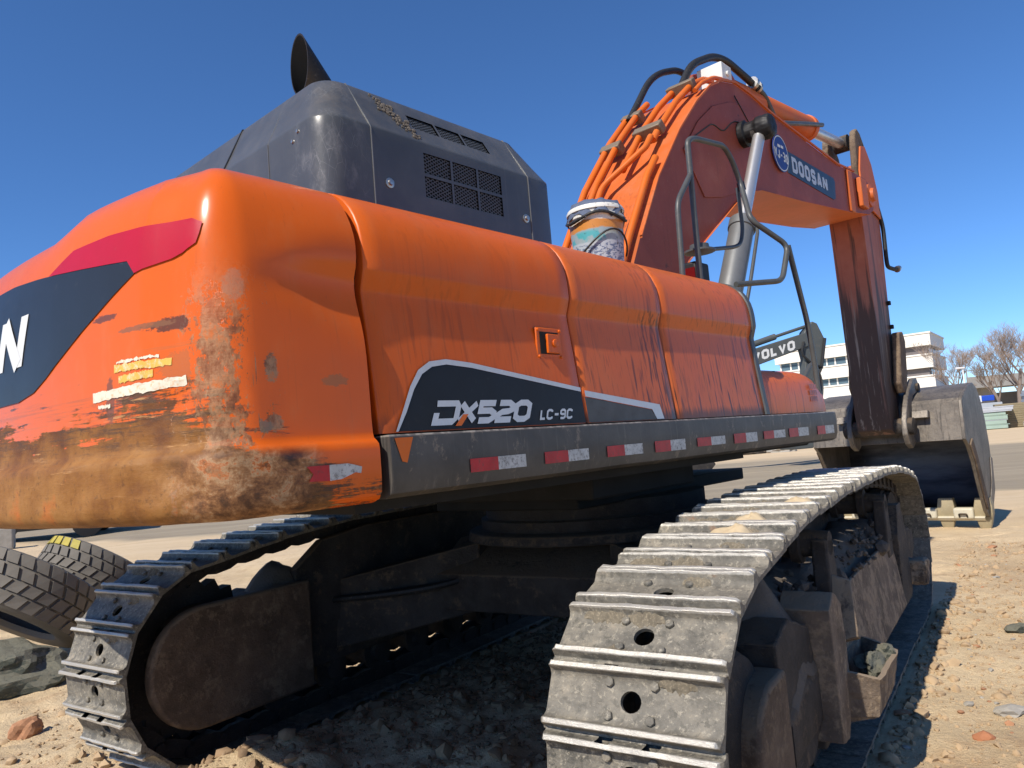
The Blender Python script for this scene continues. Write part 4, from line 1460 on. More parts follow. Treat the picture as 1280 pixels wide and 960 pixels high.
# ---- bucket ---------------------------------------------------------
BW = .98
bp_ = [(7.10, 1.30), (7.13, 1.56), (7.16, 1.82), (7.20, 1.87), (7.40, 1.95), (7.60, 2.02), (7.98, 2.08), (8.20, 2.0), (8.36, 1.84), (8.50, 1.55), (8.57, 1.2), (8.56, .85), (8.48, .52), (8.34, .28), (8.14, .12)]
def offs(P, d):
    out = []
    for i, p in enumerate(P):
        a = Vector(P[max(0, i-1)])
        b = Vector(P[min(len(P)-1, i+1)])
        t_ = (b-a).normalized()
        out.append((p[0]+t_.y*d, p[1]-t_.x*d))
    return out
ip = offs(bp_, .045)
mb = MB()
rows = [[(v, a, b) for a, b in bp_] for v in (-BW, -.5, 0, .5, BW)]
mb.grid(rows, 0)
rows = [[(v, a, b) for a, b in ip] for v in (-BW, -.5, 0, .5, BW)]
mb.grid(rows, 1, flip=True)
for e in (0, -1):
    mb.grid([[(v,)+bp_[e] for v in (-BW, BW)], [(v,)+ip[e] for v in (-BW, BW)]], 0)
bucket = mk('bucket', mb, [MT['bucket'], MT['bucket_in']], ex, smooth=17)
sp2 = bp_ + [(7.98, .13), (7.80, .25), (7.60, .60), (7.42, .98), (7.25, 1.2)]
for sv in (1, -1):
    mb = MB()
    mb.prism(sp2, lambda a, b, d: (d, a, b), sv*(BW-.002), sv*(BW+.045), 0)
    o = mk('bucket_side', mb, MT['bucket'], bucket, bevel=.008)
    mb = MB()
    mb.prism([(7.25, 1.22), (7.42, 1.0), (7.60, .62), (7.80, .27), (7.92, .33), (7.74, .70), (7.58, 1.05), (7.40, 1.30)], lambda a, b, d: (d, a, b), sv*(BW+.046), sv*(BW+.07))
    mk('side_cutter', mb, MT['frame_brown'], bucket, bevel=.008)
    mb = MB()
    mb.prism([(8.05, .16), (8.46, .50), (8.55, .95), (8.47, .98), (8.34, .62), (8.02, .32)], lambda a, b, d: (d, a, b), sv*(BW+.046), sv*(BW+.066))
    mk('wear_plate', mb, MT['bucket'], bucket, bevel=.008)
mb = MB()
rows = []
for v in (-BW+.01, BW-.01):
    rows.append([(v, 8.22, .19), (v, 8.10, .09), (v, 7.94, .10), (v, 7.90, .15), (v, 8.05, .20)])
mb.grid(rows, closed=True)
mk('cutting_lip', mb, MT['lip_cream'], bucket, bevel=.01)
tooth0 = None
for i in range(5):
    v = -BW+.03 + (2*BW-.06)*i/4
    if tooth0 is None:
        mb = MB()
        secs = [(.42, .095, .10), (.30, .115, .12), (.20, .115, .12), (.13, .10, .10), (.05, .085, .075), (-.05, .058, .036), (-.09, .04, .016)]
        rows = []
        for (h, hw, ht) in secs:
            u = 8.03-.10*(h-.1)*-1.0
            rows.append([(-hw, u-ht*.8, h), (hw, u-ht*.8, h), (hw, u+ht*.5, h), (-hw, u+ht*.5, h)])
        mb.grid(rows, closed=True, flip=True)
        mb.add(rows[0], [(0, 1, 2, 3)])
        mb.add(rows[-1], [(3, 2, 1, 0)])
        tooth0 = mk('tooth', mb, MT['tooth'], bucket, bevel=.018, seg=3)
        tooth0.location.x = v
    else:
        c = tooth0.copy()
        COL.objects.link(c)
        c.location.x = v
for i in range(4):
    v = -BW+.03+(2*BW-.06)*(i+.5)/4
    mb = MB()
    mb.box((v-.13, 7.86, .13), (v+.13, 8.02, .29))
    o = mk('lip_shroud', mb, MT['lip_cream'], bucket, bevel=.03, seg=3)
    mb = MB()
    mb.tube(smooth_path([(v-.05, 7.86, .16), (v-.05, 7.83, .21), (v+.05, 7.83, .21), (v+.05, 7.86, .16)], .02, 3), .012, 6)
    mk('shroud_loop', mb, MT['frame'], bucket)
ear = [(6.80, 1.62), (6.78, 1.42), (6.86, 1.28), (7.0, 1.22), (7.13, 1.28), (7.16, 1.80), (7.30, 1.96), (7.62, 2.03), (7.66, 2.14), (7.58, 2.22), (7.40, 2.20), (7.12, 2.02), (6.92, 1.80)]
for sv in (1, -1):
    mb = MB()
    mb.prism(ear, lambda a, b, d: (d, a, b), sv*.33, sv*.40)
    mk('bucket_ear', mb, MT['bucket'], bucket, bevel=.012)
mb = MB()
mb.lathe([(-.47, .10), (-.46, .12), (.46, .12), (.47, .10)], (0, 6.92, 1.53), (1, 0, 0), 20)
mk('bucket_pin', mb, MT['frame'], bucket, smooth=40)
mb = MB()
mb.lathe([(-.43, .06), (.43, .06)], (0, 7.54, 2.08), (1, 0, 0), 14)
mk('bucket_pin', mb, MT['frame'], bucket, smooth=40)
for sv in (1, -1):
    mb = MB()
    mb.prism([(7.02, 1.63), (7.14, 1.63), (7.14, 1.72), (7.06, 1.74)], lambda a, b, d: (d, a, b), sv*.41, sv*.62)
    mk('pin_bracket', mb, MT['bucket'], bucket, bevel=.01)

# ------------------------------------------------------------------ undercarriage (its own heading)
DR = YU-YT                                     # rotation of the lower works against the upper works
G2 = 3.1319/2
S1, ZC, RP = 2.287, .60, .562
def mku(name, mb, mats, parent=None, **k):
    if parent is None:
        return mk(name, mb, mats, ex, rotz=DR, **k)
    return mk(name, mb, mats, parent, **k)
# centre line of the track plates
def track_path():
    pts = []
    for i in range(60):
        pts.append((S1-2*S1*i/60, ZC-RP))                       # bottom, front to rear
    for i in range(40):
        th = -math.pi/2-math.pi*i/40
        pts.append((-S1+RP*math.cos(th), ZC+RP*math.sin(th)))   # rear
    for i in range(60):
        s = -S1+2*S1*i/60
        pts.append((s, ZC+RP+.135*(1-abs(s/S1)**3)))
    for i in range(40):
        th = math.pi/2-math.pi*i/40
        pts.append((S1+RP*math.cos(th), ZC+RP+0*i+RP*(math.sin(th)-1)))
    pts.append(pts[0])
    return np.array(pts)
TP = track_path()
TD = np.r_[0, np.cumsum(np.hypot(*np.diff(TP, axis=0).T))]
NSH = int(round(TD[-1]/.2165))
PITCH_T = TD[-1]/NSH
def tp(d):
    d = d % TD[-1]
    return Vector((np.interp(d, TD, TP[:, 0]), np.interp(d, TD, TP[:, 1])))

def shoe_mesh(seed):
    mb = MB()
    rs = random.Random(seed)
    X = [-.300, -.286, -.105, -.055, -.045, .045, .055, .105, .286, .300]
    Y = [(-.110, .000), (-.102, .004), (-.097, .040), (-.0815, .043), (-.073, .012), (-.058, .001), (-.045, 0), (.045, 0), (.058, .001), (.073, .012), (.0815, .043), (.097, .040), (.102, .004), (.110, .000)]
    rows = []
    X = X[:2] + [-.245, -.20, -.15] + X[2:8] + [.15, .20, .245] + X[8:]
    for x in X:
        e = abs(x) > .295
        wob = [rs.uniform(-.0035, .0025), rs.uniform(-.0035, .0025)]
        rows.append([(x, y, (z+wob[0 if y < 0 else 1]) if (z > .02 and not e) else (z*rs.uniform(.45, .8) if z > .02 else z)) for y, z in Y])
    def sk_(i, j):
        if i == 7 and j == 6:
            return True
        return i in (5, 9) and j in (11, 12)
    mb.grid(rows, skip=sk_, flip=True)
    zb = -.016
    rb = [[(x, y, zb) for y in (-.109, -.045, .045, .109)] for x in (-.300, -.045, .045, .300)]
    mb.grid(rb, skip=lambda i, j: i == 1 and j == 1)
    for i in (0, -1):
        r = rows[i]
        c = r + [(r[0][0], .109, zb), (r[0][0], -.109, zb)]
        mb.add(c, [tuple(range(len(c))) if i == 0 else tuple(range(len(c)))[::-1]])
    for k in (0, -1):
        mb.grid([[r[k] for r in rows], [(x, rows[0][k][1], zb) for x in X]], flip=(k == 0))
    # round hole
    n = 16
    sq, ci, cb = [], [], []
    for k in range(n):
        th = 2*math.pi*k/n
        c, s = math.cos(th), math.sin(th)
        m = max(abs(c), abs(s))
        sq.append((.045*c/m, .045*s/m, 0))
        ci.append((.036*c, .033*s, 0))
        cb.append((.036*c, .033*s, zb))
    mb.grid([sq, ci], closed=True, flip=True)
    mb.grid([ci, cb], closed=True, flip=True)
    for (x, y) in ((-.072, -.048), (.072, -.048), (-.078, .052), (.078, .052)):
        mb.lathe([(0, .0165), (.012, .0165), (.015, .011)], (x, y, .0), (.05, .03, 1), 6)
    # dirt packed against the grousers
    for k in range(seed % 3 + 1):
        x0, w_, y0 = rs.uniform(-.26, .10), rs.uniform(.07, .20), rs.choice([-.062, .060])
        n2 = 17
        rw = []
        for i in range(n2):
            f = i/(n2-1)
            h_ = math.sin(math.pi*f)**.7
            rw.append([(x0+w_*f, y0-math.copysign(.024*h_*rs.uniform(.3, 1.3), y0), -.0005), (x0+w_*f, y0-math.copysign(.008, y0), .007*h_*rs.uniform(.4, 1.5)), (x0+w_*f, y0+math.copysign(.018, y0), .012+.014*h_*rs.uniform(.5, 1.3))])
        mb.grid(rw, 1)
    return mb
shoe_src = []
def track(sign, phase):
    vc = sign*G2
    # chain of links and bushings
    mb = MB()
    for i in range(NSH):
        a, b = tp(i*PITCH_T+phase-.10), tp(i*PITCH_T+phase+.10)
        t_ = (b-a).normalized()
        nn = Vector((-t_.y, t_.x))                 # points outward for this winding (see below)
        mid = (a+b)/2
        cen = Vector((0, ZC))
        if nn.dot(mid-Vector((max(-S1, min(S1, mid.x)), ZC))) < 0:
            nn = -nn
        for sv in (-.085, .085):
            c = [mid+t_*k1+nn*k2 for k1, k2 in ((-.115, -.022), (.115, -.022), (.115, -.10), (.05, -.118), (-.05, -.118), (-.115, -.10))]
            mb.prism([(p.x, p.y) for p in c], lambda p, q, d: (vc+d, p, q), sv-.02, sv+.02)
        p = mid+t_*.108-nn*.062
        mb.tube([(vc-.12, p.x, p.y), (vc+.12, p.x, p.y)], .034, 8)
    tr = mku('crawler_track', mb, MT['chain'])
    for i in range(NSH):
        d = i*PITCH_T+phase
        a, b = tp(d-.09), tp(d+.09)
        t_ = (b-a).normalized()
        mid = (tp(d)+ (a+b)/2)/2
        nn = Vector((-t_.y, t_.x))
        if nn.dot(mid-Vector((max(-S1, min(S1, mid.x)), ZC))) < 0:
            nn = -nn
        # travel direction so that (x, y, z) stays right handed
        Y3, Z3 = Vector((0, t_.x, t_.y)), Vector((0, nn.x, nn.y))
        X3 = Y3.cross(Z3)
        jig = random.uniform(-.006, .006)
        M = Matrix(((X3.x, Y3.x, Z3.x, vc+jig), (X3.y, Y3.y, Z3.y, mid.x), (X3.z, Y3.z, Z3.z, mid.y), (0, 0, 0, 1)))
        M = M @ Matrix.Rotation(random.uniform(-.012, .012), 4, 'Y') @ Matrix.Rotation(random.uniform(-.02, .02), 4, 'X')
        if len(shoe_src) < 5:
            c = mk('track_shoe', shoe_mesh(len(shoe_src)*7+3), [MT['shoe'], MT['shoe_dirt']], tr, bevel=.0035, seg=1)
            c.matrix_local = M
            shoe_src.append(c)
        else:
            c = random.choice(shoe_src).copy()
            COL.objects.link(c)
            c.parent = tr
            c.matrix_local = M
    return tr
track(1, .13)
track(-1, .26)

def stadium(cs, cz_, r, s_front, zt=None, zb=None, n=18):
    p = []
    for k in range(n+1):
        th = math.pi/2+math.pi*k/n
        p.append((cs+r*math.cos(th), cz_+r*math.sin(th)))
    p += [(s_front, zb if zb is not None else cz_-r), (s_front, zt if zt is not None else cz_+r)]
    return p
sw = lambda a, b, d: (d, a, b)
for sign in (1, -1):
    vc = sign*G2
    q = lambda o: vc+sign*o                       # o > 0 : outward
    # frame box with a sloping outer roof
    mb = MB()
    cs = [(-.20, .34), (.22, .34), (.25, .40), (.25, .60), (.10, .84), (-.20, .90)]
    L = [(-1.95, .72), (-1.7, .95), (-1.2, 1.0), (1.45, 1.0), (1.75, .85)]
    rows = [[(q(o), s, .34+(z-.34)*k) for o, z in cs] for s, k in L]
    mb.grid(rows, closed=True)
    mb.add(rows[0], [tuple(range(len(cs)))])
    mb.add(rows[-1], [tuple(range(len(cs)))[::-1]])
    fr = mku('track_frame', mb, MT['frame'], bevel=.012)
    mb = MB()
    mb.prism([(-1.66, .60), (-1.66, 1.00), (-1.42, 1.16), (-1.0, 1.21), (1.0, 1.21), (1.35, 1.13), (1.55, .95), (1.55, .60)], sw, q(-.215), q(-.15))
    mku('frame_web', mb, MT['frame'], bevel=.01)
    mb = MB()
    mb.prism([(-.92, .33), (1.12, .33), (1.12, .74), (1.02, .80), (-.84, .80), (-.92, .74)], lambda a, b, d: (q(d-(b-.33)*.12), a, b), .285, .262)
    mku('side_panel', mb, MT['frame_mud'], bevel=.006)
    # rubble lying on the ledge of the frame
    rb = MB()
    rr_ = random.Random(5)
    for k in range(170):
        s0 = rr_.uniform(-1.25, 1.35)
        f0 = rr_.uniform(.0, .26)
        r0 = .012*math.exp(rr_.gauss(0, .55))
        zz = .90+rr_.uniform(-.03, .02) if f0 < .12 else .90-(f0-.12)*.65
        bm = bmesh.new()
        bmesh.ops.create_icosphere(bm, subdivisions=1, radius=r0)
        vs = [(q(f0)+v.co.x*rr_.uniform(.7, 1.4), s0+v.co.y*rr_.uniform(.7, 1.5), zz+v.co.z*rr_.uniform(.6, 1.2)) for v in bm.verts]
        bm.verts.index_update()
        rb.add(vs, [tuple(v.index for v in f.verts) for f in bm.faces])
        bm.free()
    o = mku('mud_rubble', rb, MT['mud'])
    o['kind'] = 'stuff'
    # rear drive brackets with rounded ends
    for (o0, o1, r, m, cs_, sf) in ((-.31, -.235, .335, 'frame_brown', -2.38, -1.62), (.14, .27, .21, 'frame_brown', -2.20, -2.02)):
        mb = MB()
        mb.prism(stadium(cs_, .56, r, sf), sw, q(o0), q(o1)) if o0 > 0 else mb.prism(stadium(cs_, .60, r, sf), sw, q(o0), q(o1))
        mku('drive_bracket', mb, MT[m], bevel=.02, seg=3)
        for k in range(0):
            th = R(70)+R(220)*k/7
            mb = MB()
            mb.lathe([(0, .014), (.012, .013), (.013, 0)], (q(o0), -2.38+(r-.05)*math.cos(th), .60+(r-.05)*math.sin(th)), (-sign, 0, 0), 8)
            mku('bracket_bolt', mb, MT['frame'])
    # sprocket
    mb = MB()
    pr = []
    for k in range(46):
        r = .455 if k % 2 else .405
        pr.append((-S1+r*math.cos(2*math.pi*k/46), ZC+r*math.sin(2*math.pi*k/46)))
    mb.prism(pr, sw, q(-.045), q(.045))
    mb.lathe([(-.17, .28), (-.16, .31), (.10, .31), (.17, .27), (.20, .12)], (vc, -S1, ZC), (sign, 0, 0), 28)
    mku('drive_sprocket', mb, MT['chain'], smooth=30)
    # idler
    mb = MB()
    mb.lathe([(-.17, .15), (-.11, .18), (-.105, .43), (-.05, .435), (-.045, .46), (.045, .46), (.05, .435), (.105, .43), (.11, .18), (.17, .15)], (vc, S1, ZC), (1, 0, 0), 32)
    mku('idler_wheel', mb, MT['chain'], smooth=30)
    mb = MB()
    for o in (-.20, .17):
        mb.prism([(1.5, .45), (2.2, .47), (2.42, .54), (2.42, .68), (2.2, .74), (1.5, .78)], sw, q(o), q(o+.05))
    mku('idler_yoke', mb, MT['frame'], bevel=.015)
    # bottom rollers
    for k in range(9):
        s = -1.78+3.55*k/8
        mb = MB()
        mb.lathe([(-.19, .05), (-.185, .07), (-.15, .08), (-.145, .135), (-.11, .135), (-.105, .105), (.105, .105), (.11, .135), (.145, .135), (.15, .08), (.185, .07), (.19, .05)], (vc, s, .285), (1, 0, 0), 18)
        mku('track_roller', mb, MT['chain'], smooth=35)
        mb = MB()
        mb.box((q(.17), s-.07, .24), (q(.235), s+.07, .345))
        mku('roller_bracket', mb, MT['frame'], bevel=.01)
    for s in (-.95, .95):
        mb = MB()
        mb.lathe([(-.16, .04), (-.155, .06), (-.12, .07), (-.115, .10), (-.07, .10), (-.065, .075), (.065, .075), (.07, .10), (.115, .10), (.12, .07), (.25, .06)], (vc, s, 1.075), (sign, 0, 0), 18)
        mku('carrier_roller', mb, MT['chain'], smooth=35)
        mb = MB()
        mb.prism([(s-.10, .70), (s+.10, .70), (s+.07, 1.10), (s-.07, 1.10)], sw, q(.17), q(.25))
        mku('roller_post', mb, MT['frame'], bevel=.012)
    # track guides and the box step on the outer side
    mb = MB()
    mb.prism([(-1.98, .30), (-1.62, .27), (-1.46, .36), (-1.42, .62), (-1.50, .80), (-1.80, .90), (-2.0, .84)], sw, q(.02), q(.235))
    rough_up(mku('drive_guard', mb, MT['frame'], bevel=.012), .010, .07, 3)
    mb = MB()
    mb.prism([(-1.47, .30), (-1.33, .28), (-1.20, .55), (-1.22, .84), (-1.36, .92), (-1.47, .86)], sw, q(.10), q(.325))
    rough_up(mku('step_gusset', mb, MT['frame_mud'], bevel=.006), .007, .06, 3)
    mb = MB()
    gm = [(q(.27), -1.24, .30), (q(.27), -.62, .28), (q(.40), -.70, .31), (q(.41), -1.20, .33),
          (q(.27), -1.26, .56), (q(.27), -.58, .53), (q(.44), -.66, .50), (q(.44), -1.22, .52)]
    mb.add(gm, [(0, 1, 2, 3), (0, 1, 5, 4), (1, 2, 6, 5), (2, 3, 7, 6), (3, 0, 4, 7)])
    o = mku('step_box', mb, MT['frame_mud'])
    rough_up(o, .010, .06, 3)
    md = o.modifiers.new('wall', 'SOLIDIFY')
    md.thickness = .022
    mb = MB()
    bp2 = [(q(.22), -1.12, .62), (q(.36), -1.10, .66), (q(.33), -.98, .90), (q(.20), -1.00, .94), (q(.22), -1.07, .60), (q(.36), -1.05, .64), (q(.33), -.93, .89), (q(.20), -.95, .93)]
    mb.add(bp2, [(0, 1, 2, 3), (7, 6, 5, 4), (0, 4, 5, 1), (1, 5, 6, 2), (2, 6, 7, 3), (3, 7, 4, 0)])
    mku('step_lug', mb, MT['frame_mud'], bevel=.006)
    mb = MB()
    mb.prism([(1.10, .30), (1.62, .32), (1.62, .82), (1.48, 1.02), (1.30, 1.02), (1.18, .80)], sw, q(.12), q(.27))
    rough_up(mku('step_gusset', mb, MT['frame'], bevel=.006), .008, .07, 3)
    mb = MB()
    mb.prism([(1.66, .36), (1.90, .38), (1.92, .54), (1.66, .56)], sw, q(.20), q(.38))
    rough_up(mku('step_lug', mb, MT['frame_mud'], bevel=.03), .02, .08, 3)
    # caked mud on the frame
    mb = MB()
    rows = []
    for i in range(60):
        s = -1.95+3.5*i/59
        row = []
        for j in range(9):
            f = j/8
            o_, z_ = -.20+.45*f, (.93 if f < .6 else .93-(f-.6)*.75)
            end = min(1, (s+1.95)/.25, (1.55-s)/.2)
            z_ = .34+(z_-.34)*(.72+.28*max(0, min(1, (s+1.95)/.3)))
            nn = mnoise.fractal(Vector((s*3.1, f*2.2, sign*5)), 1, 2, 4)*.05
            heap = .16*math.exp(-((s+1.72)/.24)**2)*(1-abs(f-.6))
            row.append((q(o_+.01*nn), s, z_-.055*(1-max(0, end))+nn+heap-.01-(0.06 if j in (0, 8) else 0)))
        rows.append(row)
    mb.grid(rows)
    mku('caked_mud', mb, MT['mud'], smooth=60)

# centre frame
mb = MB()
mb.prism([(-.95, .62), (-.95, .86), (-.6, 1.06), (.6, 1.06), (.95, .86), (.95, .62)], sw, -.8, .8)
def hexa(a, b):
    mb.add(list(a)+list(b), [(0, 3, 2, 1), (4, 5, 6, 7), (0, 1, 5, 4), (1, 2, 6, 5), (2, 3, 7, 6), (3, 0, 4, 7)])
for sv in (1, -1):
    for ss in (1, -1):
        a = [(sv*.5, ss*.12, .60), (sv*.5, ss*.85, .60), (sv*.5, ss*.78, 1.05), (sv*.5, ss*.12, 1.05)]
        b = [(sv*1.40, ss*.75, .40), (sv*1.40, ss*1.35, .40), (sv*1.40, ss*1.30, .86), (sv*1.40, ss*.80, .88)]
        hexa(a, b)
mb.lathe([(1.04, .95), (1.10, .93), (1.12, .80)], (0, 0, 0), (0, 0, 1), 40)
mku('centre_frame', mb, MT['frame'], bevel=.01)
# travel motor hoses and a rubber flap under the swivel
mb = MB()
for k in range(4):
    mb.tube(smooth_path([(-.3+.05*k, -.5, .95), (-.6, -1.0+.04*k, .80), (-1.0, -1.2+.05*k, .76), (-1.38, -1.35+.05*k, .74)], .3, 6), .022, 8)
    mb.tube(smooth_path([(.3+.05*k, -.5, .95), (.6, -1.0+.04*k, .80), (1.0, -1.2+.05*k, .76), (1.38, -1.35+.05*k, .74)], .3, 6), .022, 8)
mku('travel_hoses', mb, MT['hose'])

# ------------------------------------------------------------------ ground
sY, cY = math.sin(YT), math.cos(YT)
def to_track(x, y):
    dx, dy = x-CEN.x, y-CEN.y
    return dx*cY-dy*sY, dx*sY+dy*cY               # v', s'
def ground_h(x, y):
    x, y = np.asarray(x, float), np.asarray(y, float)
    r = np.hypot(x, y)
    near = np.clip((26-r)/16, 0, 1)
    v, s = to_track(x, y)
    h = (fbm(x*.35, y*.35, 3, 3)-.5)*.16*np.clip(r/14, .25, 1)
    rough = .25+.75*np.clip((fbm(x*.5, y*.5, 2, 8)-.35)*3, 0, 1)
    between = np.exp(-(v/1.15)**4)*np.clip((s+4.2)/.6, 0, 1)*np.clip((3.2-s)/.8, 0, 1)
    h = h + near*((fbm(x*2.1, y*2.1, 4, 21)-.5)*.09 + (fbm(x*8, y*8, 4, 33, .6)-.5)*.060*rough)
    h = h + between*(.07+.10*np.exp(-((s+2.0)/1.3)**2) + (fbm(x*5, y*5, 4, 41, .6)-.5)*.12)
    # rut berm left of the left track, spill at its rear
    h = h + .10*np.exp(-(((v+.95)/.35)**2+((s+2.6)/.55)**2))
    h = h + .07*np.exp(-(((v+2.2)/.5)**2+((s+2.5)/.7)**2))*(.5+fbm(x*4, y*4, 3, 5))
    # the tracks press the soil flat
    for sg in (1, -1):
        on = np.clip((.42-np.abs(v-sg*G2))/.12, 0, 1)*np.clip((2.55-np.abs(s))/.2, 0, 1)
        h = h*(1-on) + on*(-.012)
    # keep the bucket's foot and everything far level
    far = np.clip((r-30)/60, 0, 1)
    h = h*(1-far) + far*.0
    h = h*np.where(np.hypot(x-CEN.x-8.05*math.sin(YU), y-CEN.y-8.05*math.cos(YU)) < 1.3, .35, 1)
    return h
def axis(lo, hi, d0, grow, lim_lo, lim_hi):
    mid = list(np.arange(lo, hi+1e-6, d0))
    a, d = [], d0
    p = hi
    while p < lim_hi:
        d *= grow
        p += d
        a.append(p)
    b, d = [], d0
    p = lo
    while p > lim_lo:
        d *= grow
        p -= d
        b.append(p)
    return np.array(b[::-1]+mid+a)
gx = axis(-5.6, 4.6, .030, 1.07, -900, 900)
gy = axis(2.6, 11.0, .030, 1.06, -700, 1500)
XX, YY = np.meshgrid(gx, gy)
ZZ = ground_h(XX, YY)
nx_, ny_ = len(gx), len(gy)
co = np.stack([XX, YY, ZZ], -1).reshape(-1, 3)
idx = np.arange(nx_*ny_).reshape(ny_, nx_)
quads = np.stack([idx[:-1, :-1], idx[:-1, 1:], idx[1:, 1:], idx[1:, :-1]], -1).reshape(-1, 4)
me = bpy.data.meshes.new('ground')
me.vertices.add(len(co))
me.vertices.foreach_set('co', co.ravel())
me.loops.add(quads.size)
me.loops.foreach_set('vertex_index', quads.ravel())
me.polygons.add(len(quads))
me.polygons.foreach_set('loop_start', np.arange(0, quads.size, 4))
me.update(calc_edges=True)
me.shade_smooth()
b = NB('dry_yard_soil')
x, y, z = b.sep()
big = b.noise(.45, 5, .6)
c = b.ramp(big, [(.30, (0.49, 0.355, 0.205)), (.5, (0.64, 0.485, 0.29)), (.68, (0.71, 0.555, 0.35))])
n2 = b.noise(3.2, 7, .7)
c = b.mix(b.step(n2, .50, .66, 0, .5), c, (0.46, 0.30, 0.165))
n3 = b.noise(26, 7, .75)
c = b.mix(b.step(n3, .52, .72, 0, .6), c, (0.70, 0.545, 0.36))
n4 = b.noise(60, 5, .7)
c = b.mix(b.step(n4, .30, .44, .65, 0), c, (0.32, 0.22, 0.13))
wet = b.noise(1.3, 5, .65)
c = b.mix(b.step(wet, .62, .74, 0, .45), c, (0.43, 0.29, 0.175))
# pale driven-over lane and the grey gravel road beyond it
dd = b.m_('ADD', b.m_('MULTIPLY', x, .30), b.m_('MULTIPLY', y, .954))
wob = b.m_('MULTIPLY', b.m_('SUBTRACT', b.noise(.12, 4, .6), .5), 6.0)
dw = b.m_('ADD', dd, wob)
lane = b.step(dw, 10.5, 13.5)
lanec = b.ramp(b.noise(1, 6, .65, b.map((.15, 1.6, 1), (0, 0, 0), (0, 0, -.3))), [(.3, (0.54, 0.40, 0.245)), (.55, (0.64, 0.49, 0.31)), (.75, (0.68, 0.54, 0.36))])
c = b.mix(b.m_('MULTIPLY', lane, .85), c, lanec)
road = b.m_('MULTIPLY', b.step(dw, 16.8, 18.2), b.step(dw, 44.0, 39.0))
roadc = b.ramp(b.noise(1, 6, .7, b.map((.10, .9, 1), (3, 0, 0), (0, 0, -.3))), [(.3, (0.23, 0.19, 0.135)), (.55, (0.32, 0.265, 0.185)), (.75, (0.46, 0.375, 0.26))])
grit = b.noise(14, 6, .75)
roadc = b.mix(b.step(grit, .5, .7, 0, .5), roadc, (0.30, 0.285, 0.26))
c = b.mix(b.m_('MULTIPLY', road, .92), c, roadc)
h = b.m_('ADD', b.m_('MULTIPLY', n3, .8), b.m_('ADD', b.m_('MULTIPLY', n4, .45), b.m_('MULTIPLY', n2, .7)))
b.bump(h, .9, .03)
me.materials.append(b.fin(c, .95, 0, .25))
ground = bpy.data.objects.new('ground', me)
COL.objects.link(ground)
tag(ground, kind='structure')

# ------------------------------------------------------------------ loose clods and stones (nobody could count them)
def gz(x, y):
    return float(ground_h(np.array([x]), np.array([y]))[0])
def scatter(name, label, mat, n, region, size, seed, flat=.75):
    protos = [rock_mesh('tmp', mat, 1, .35, seed*10+i, flat) for i in range(5)]
    pv_ = [np.array([v.co[:] for v in p.vertices]) for p in protos]
    pf_ = [np.array([f.vertices[:] for f in p.polygons]) for p in protos]
    r_ = np.random.default_rng(seed)
    V, F_, o = [], [], 0
    xy = region(r_, n)
    zz = ground_h(xy[:, 0], xy[:, 1])
    sz = size(r_, len(xy), xy)
    for i in range(len(xy)):
        k = r_.integers(5)
        a = r_.uniform(0, 6.28)
        ca, sa = math.cos(a), math.sin(a)
        p = pv_[k]*sz[i]*r_.uniform(.75, 1.3, 3)
        p = np.stack([p[:, 0]*ca-p[:, 1]*sa, p[:, 0]*sa+p[:, 1]*ca, p[:, 2]], 1)
        V.append(p+np.array([xy[i, 0], xy[i, 1], zz[i]+sz[i]*.18]))
        F_.append(pf_[k]+o)
        o += len(p)
    V, F_ = np.concatenate(V), np.concatenate(F_)
    me = bpy.data.meshes.new(name)
    me.from_pydata(V.tolist(), [], F_.tolist())
    me.materials.append(mat)
    me.update()
    me.shade_smooth()
    me.set_sharp_from_angle(angle=R(48))
    ob = bpy.data.objects.new(name, me)
    COL.objects.link(ob)
    tag(ob, label, 'soil', kind='stuff')
    for p in protos:
        bpy.data.meshes.remove(p)
    return ob
def from_track(v, s):
    return np.stack([CEN.x+v*cY+s*sY, CEN.y-v*sY+s*cY], -1)
def keep_off(v, s):
    ok = np.ones(len(v), bool)
    for sg in (1, -1):
        ok &= ~((np.abs(v-sg*G2) < .34) & (np.abs(s) < 2.75))
    return ok
def reg_between(r, n):
    v, s = r.uniform(-1.2, 1.2, n), r.uniform(-4.0, 1.5, n)
    k = keep_off(v, s)
    return from_track(v[k], s[k])
def reg_right(r, n):
    v, s = 1.9+np.abs(r.normal(0, 1.3, n)), r.uniform(-3.5, 6.5, n)
    k = keep_off(v, s)
    return from_track(v[k], s[k])
def reg_left(r, n):
    v, s = -1.5-np.abs(r.normal(0, 1.4, n)), r.uniform(-4.2, 2.5, n)
    k = keep_off(v, s)
    return from_track(v[k], s[k])
def reg_edge(r, n):
    sg = r.choice([-1, 1], n)
    v, s = sg*G2+r.choice([-1, 1], n)*(.33+np.abs(r.normal(0, .10, n))), r.uniform(-2.9, 2.9, n)
    k = keep_off(v, s)
    return from_track(v[k], s[k])
lognorm = lambda m, sd, mx: (lambda r, n, xy: np.minimum(mx, m*np.exp(r.normal(0, sd, n))))
scatter('soil_clods', 'crumbly brown soil clods heaped between the two tracks', MT['clod_dark'], 7000, reg_between, lognorm(.010, .65, .055), 3)
scatter('soil_clods', 'small dry clods strewn right of the near track', MT['clod'], 5000, reg_right, lognorm(.007, .65, .035), 4)
scatter('clay_clods', 'reddish clay lumps scattered right of the near track', MT['clod_red'], 90, reg_right, lognorm(.016, .6, .06), 5, .5)
scatter('soil_clods', 'dry clods strewn left of the far track by the tyres', MT['clod'], 2600, reg_left, lognorm(.009, .6, .04), 6)
scatter('soil_clods', 'soil crumbs pressed up along the edges of the tracks', MT['clod'], 1500, reg_edge, lognorm(.014, .6, .05), 7)
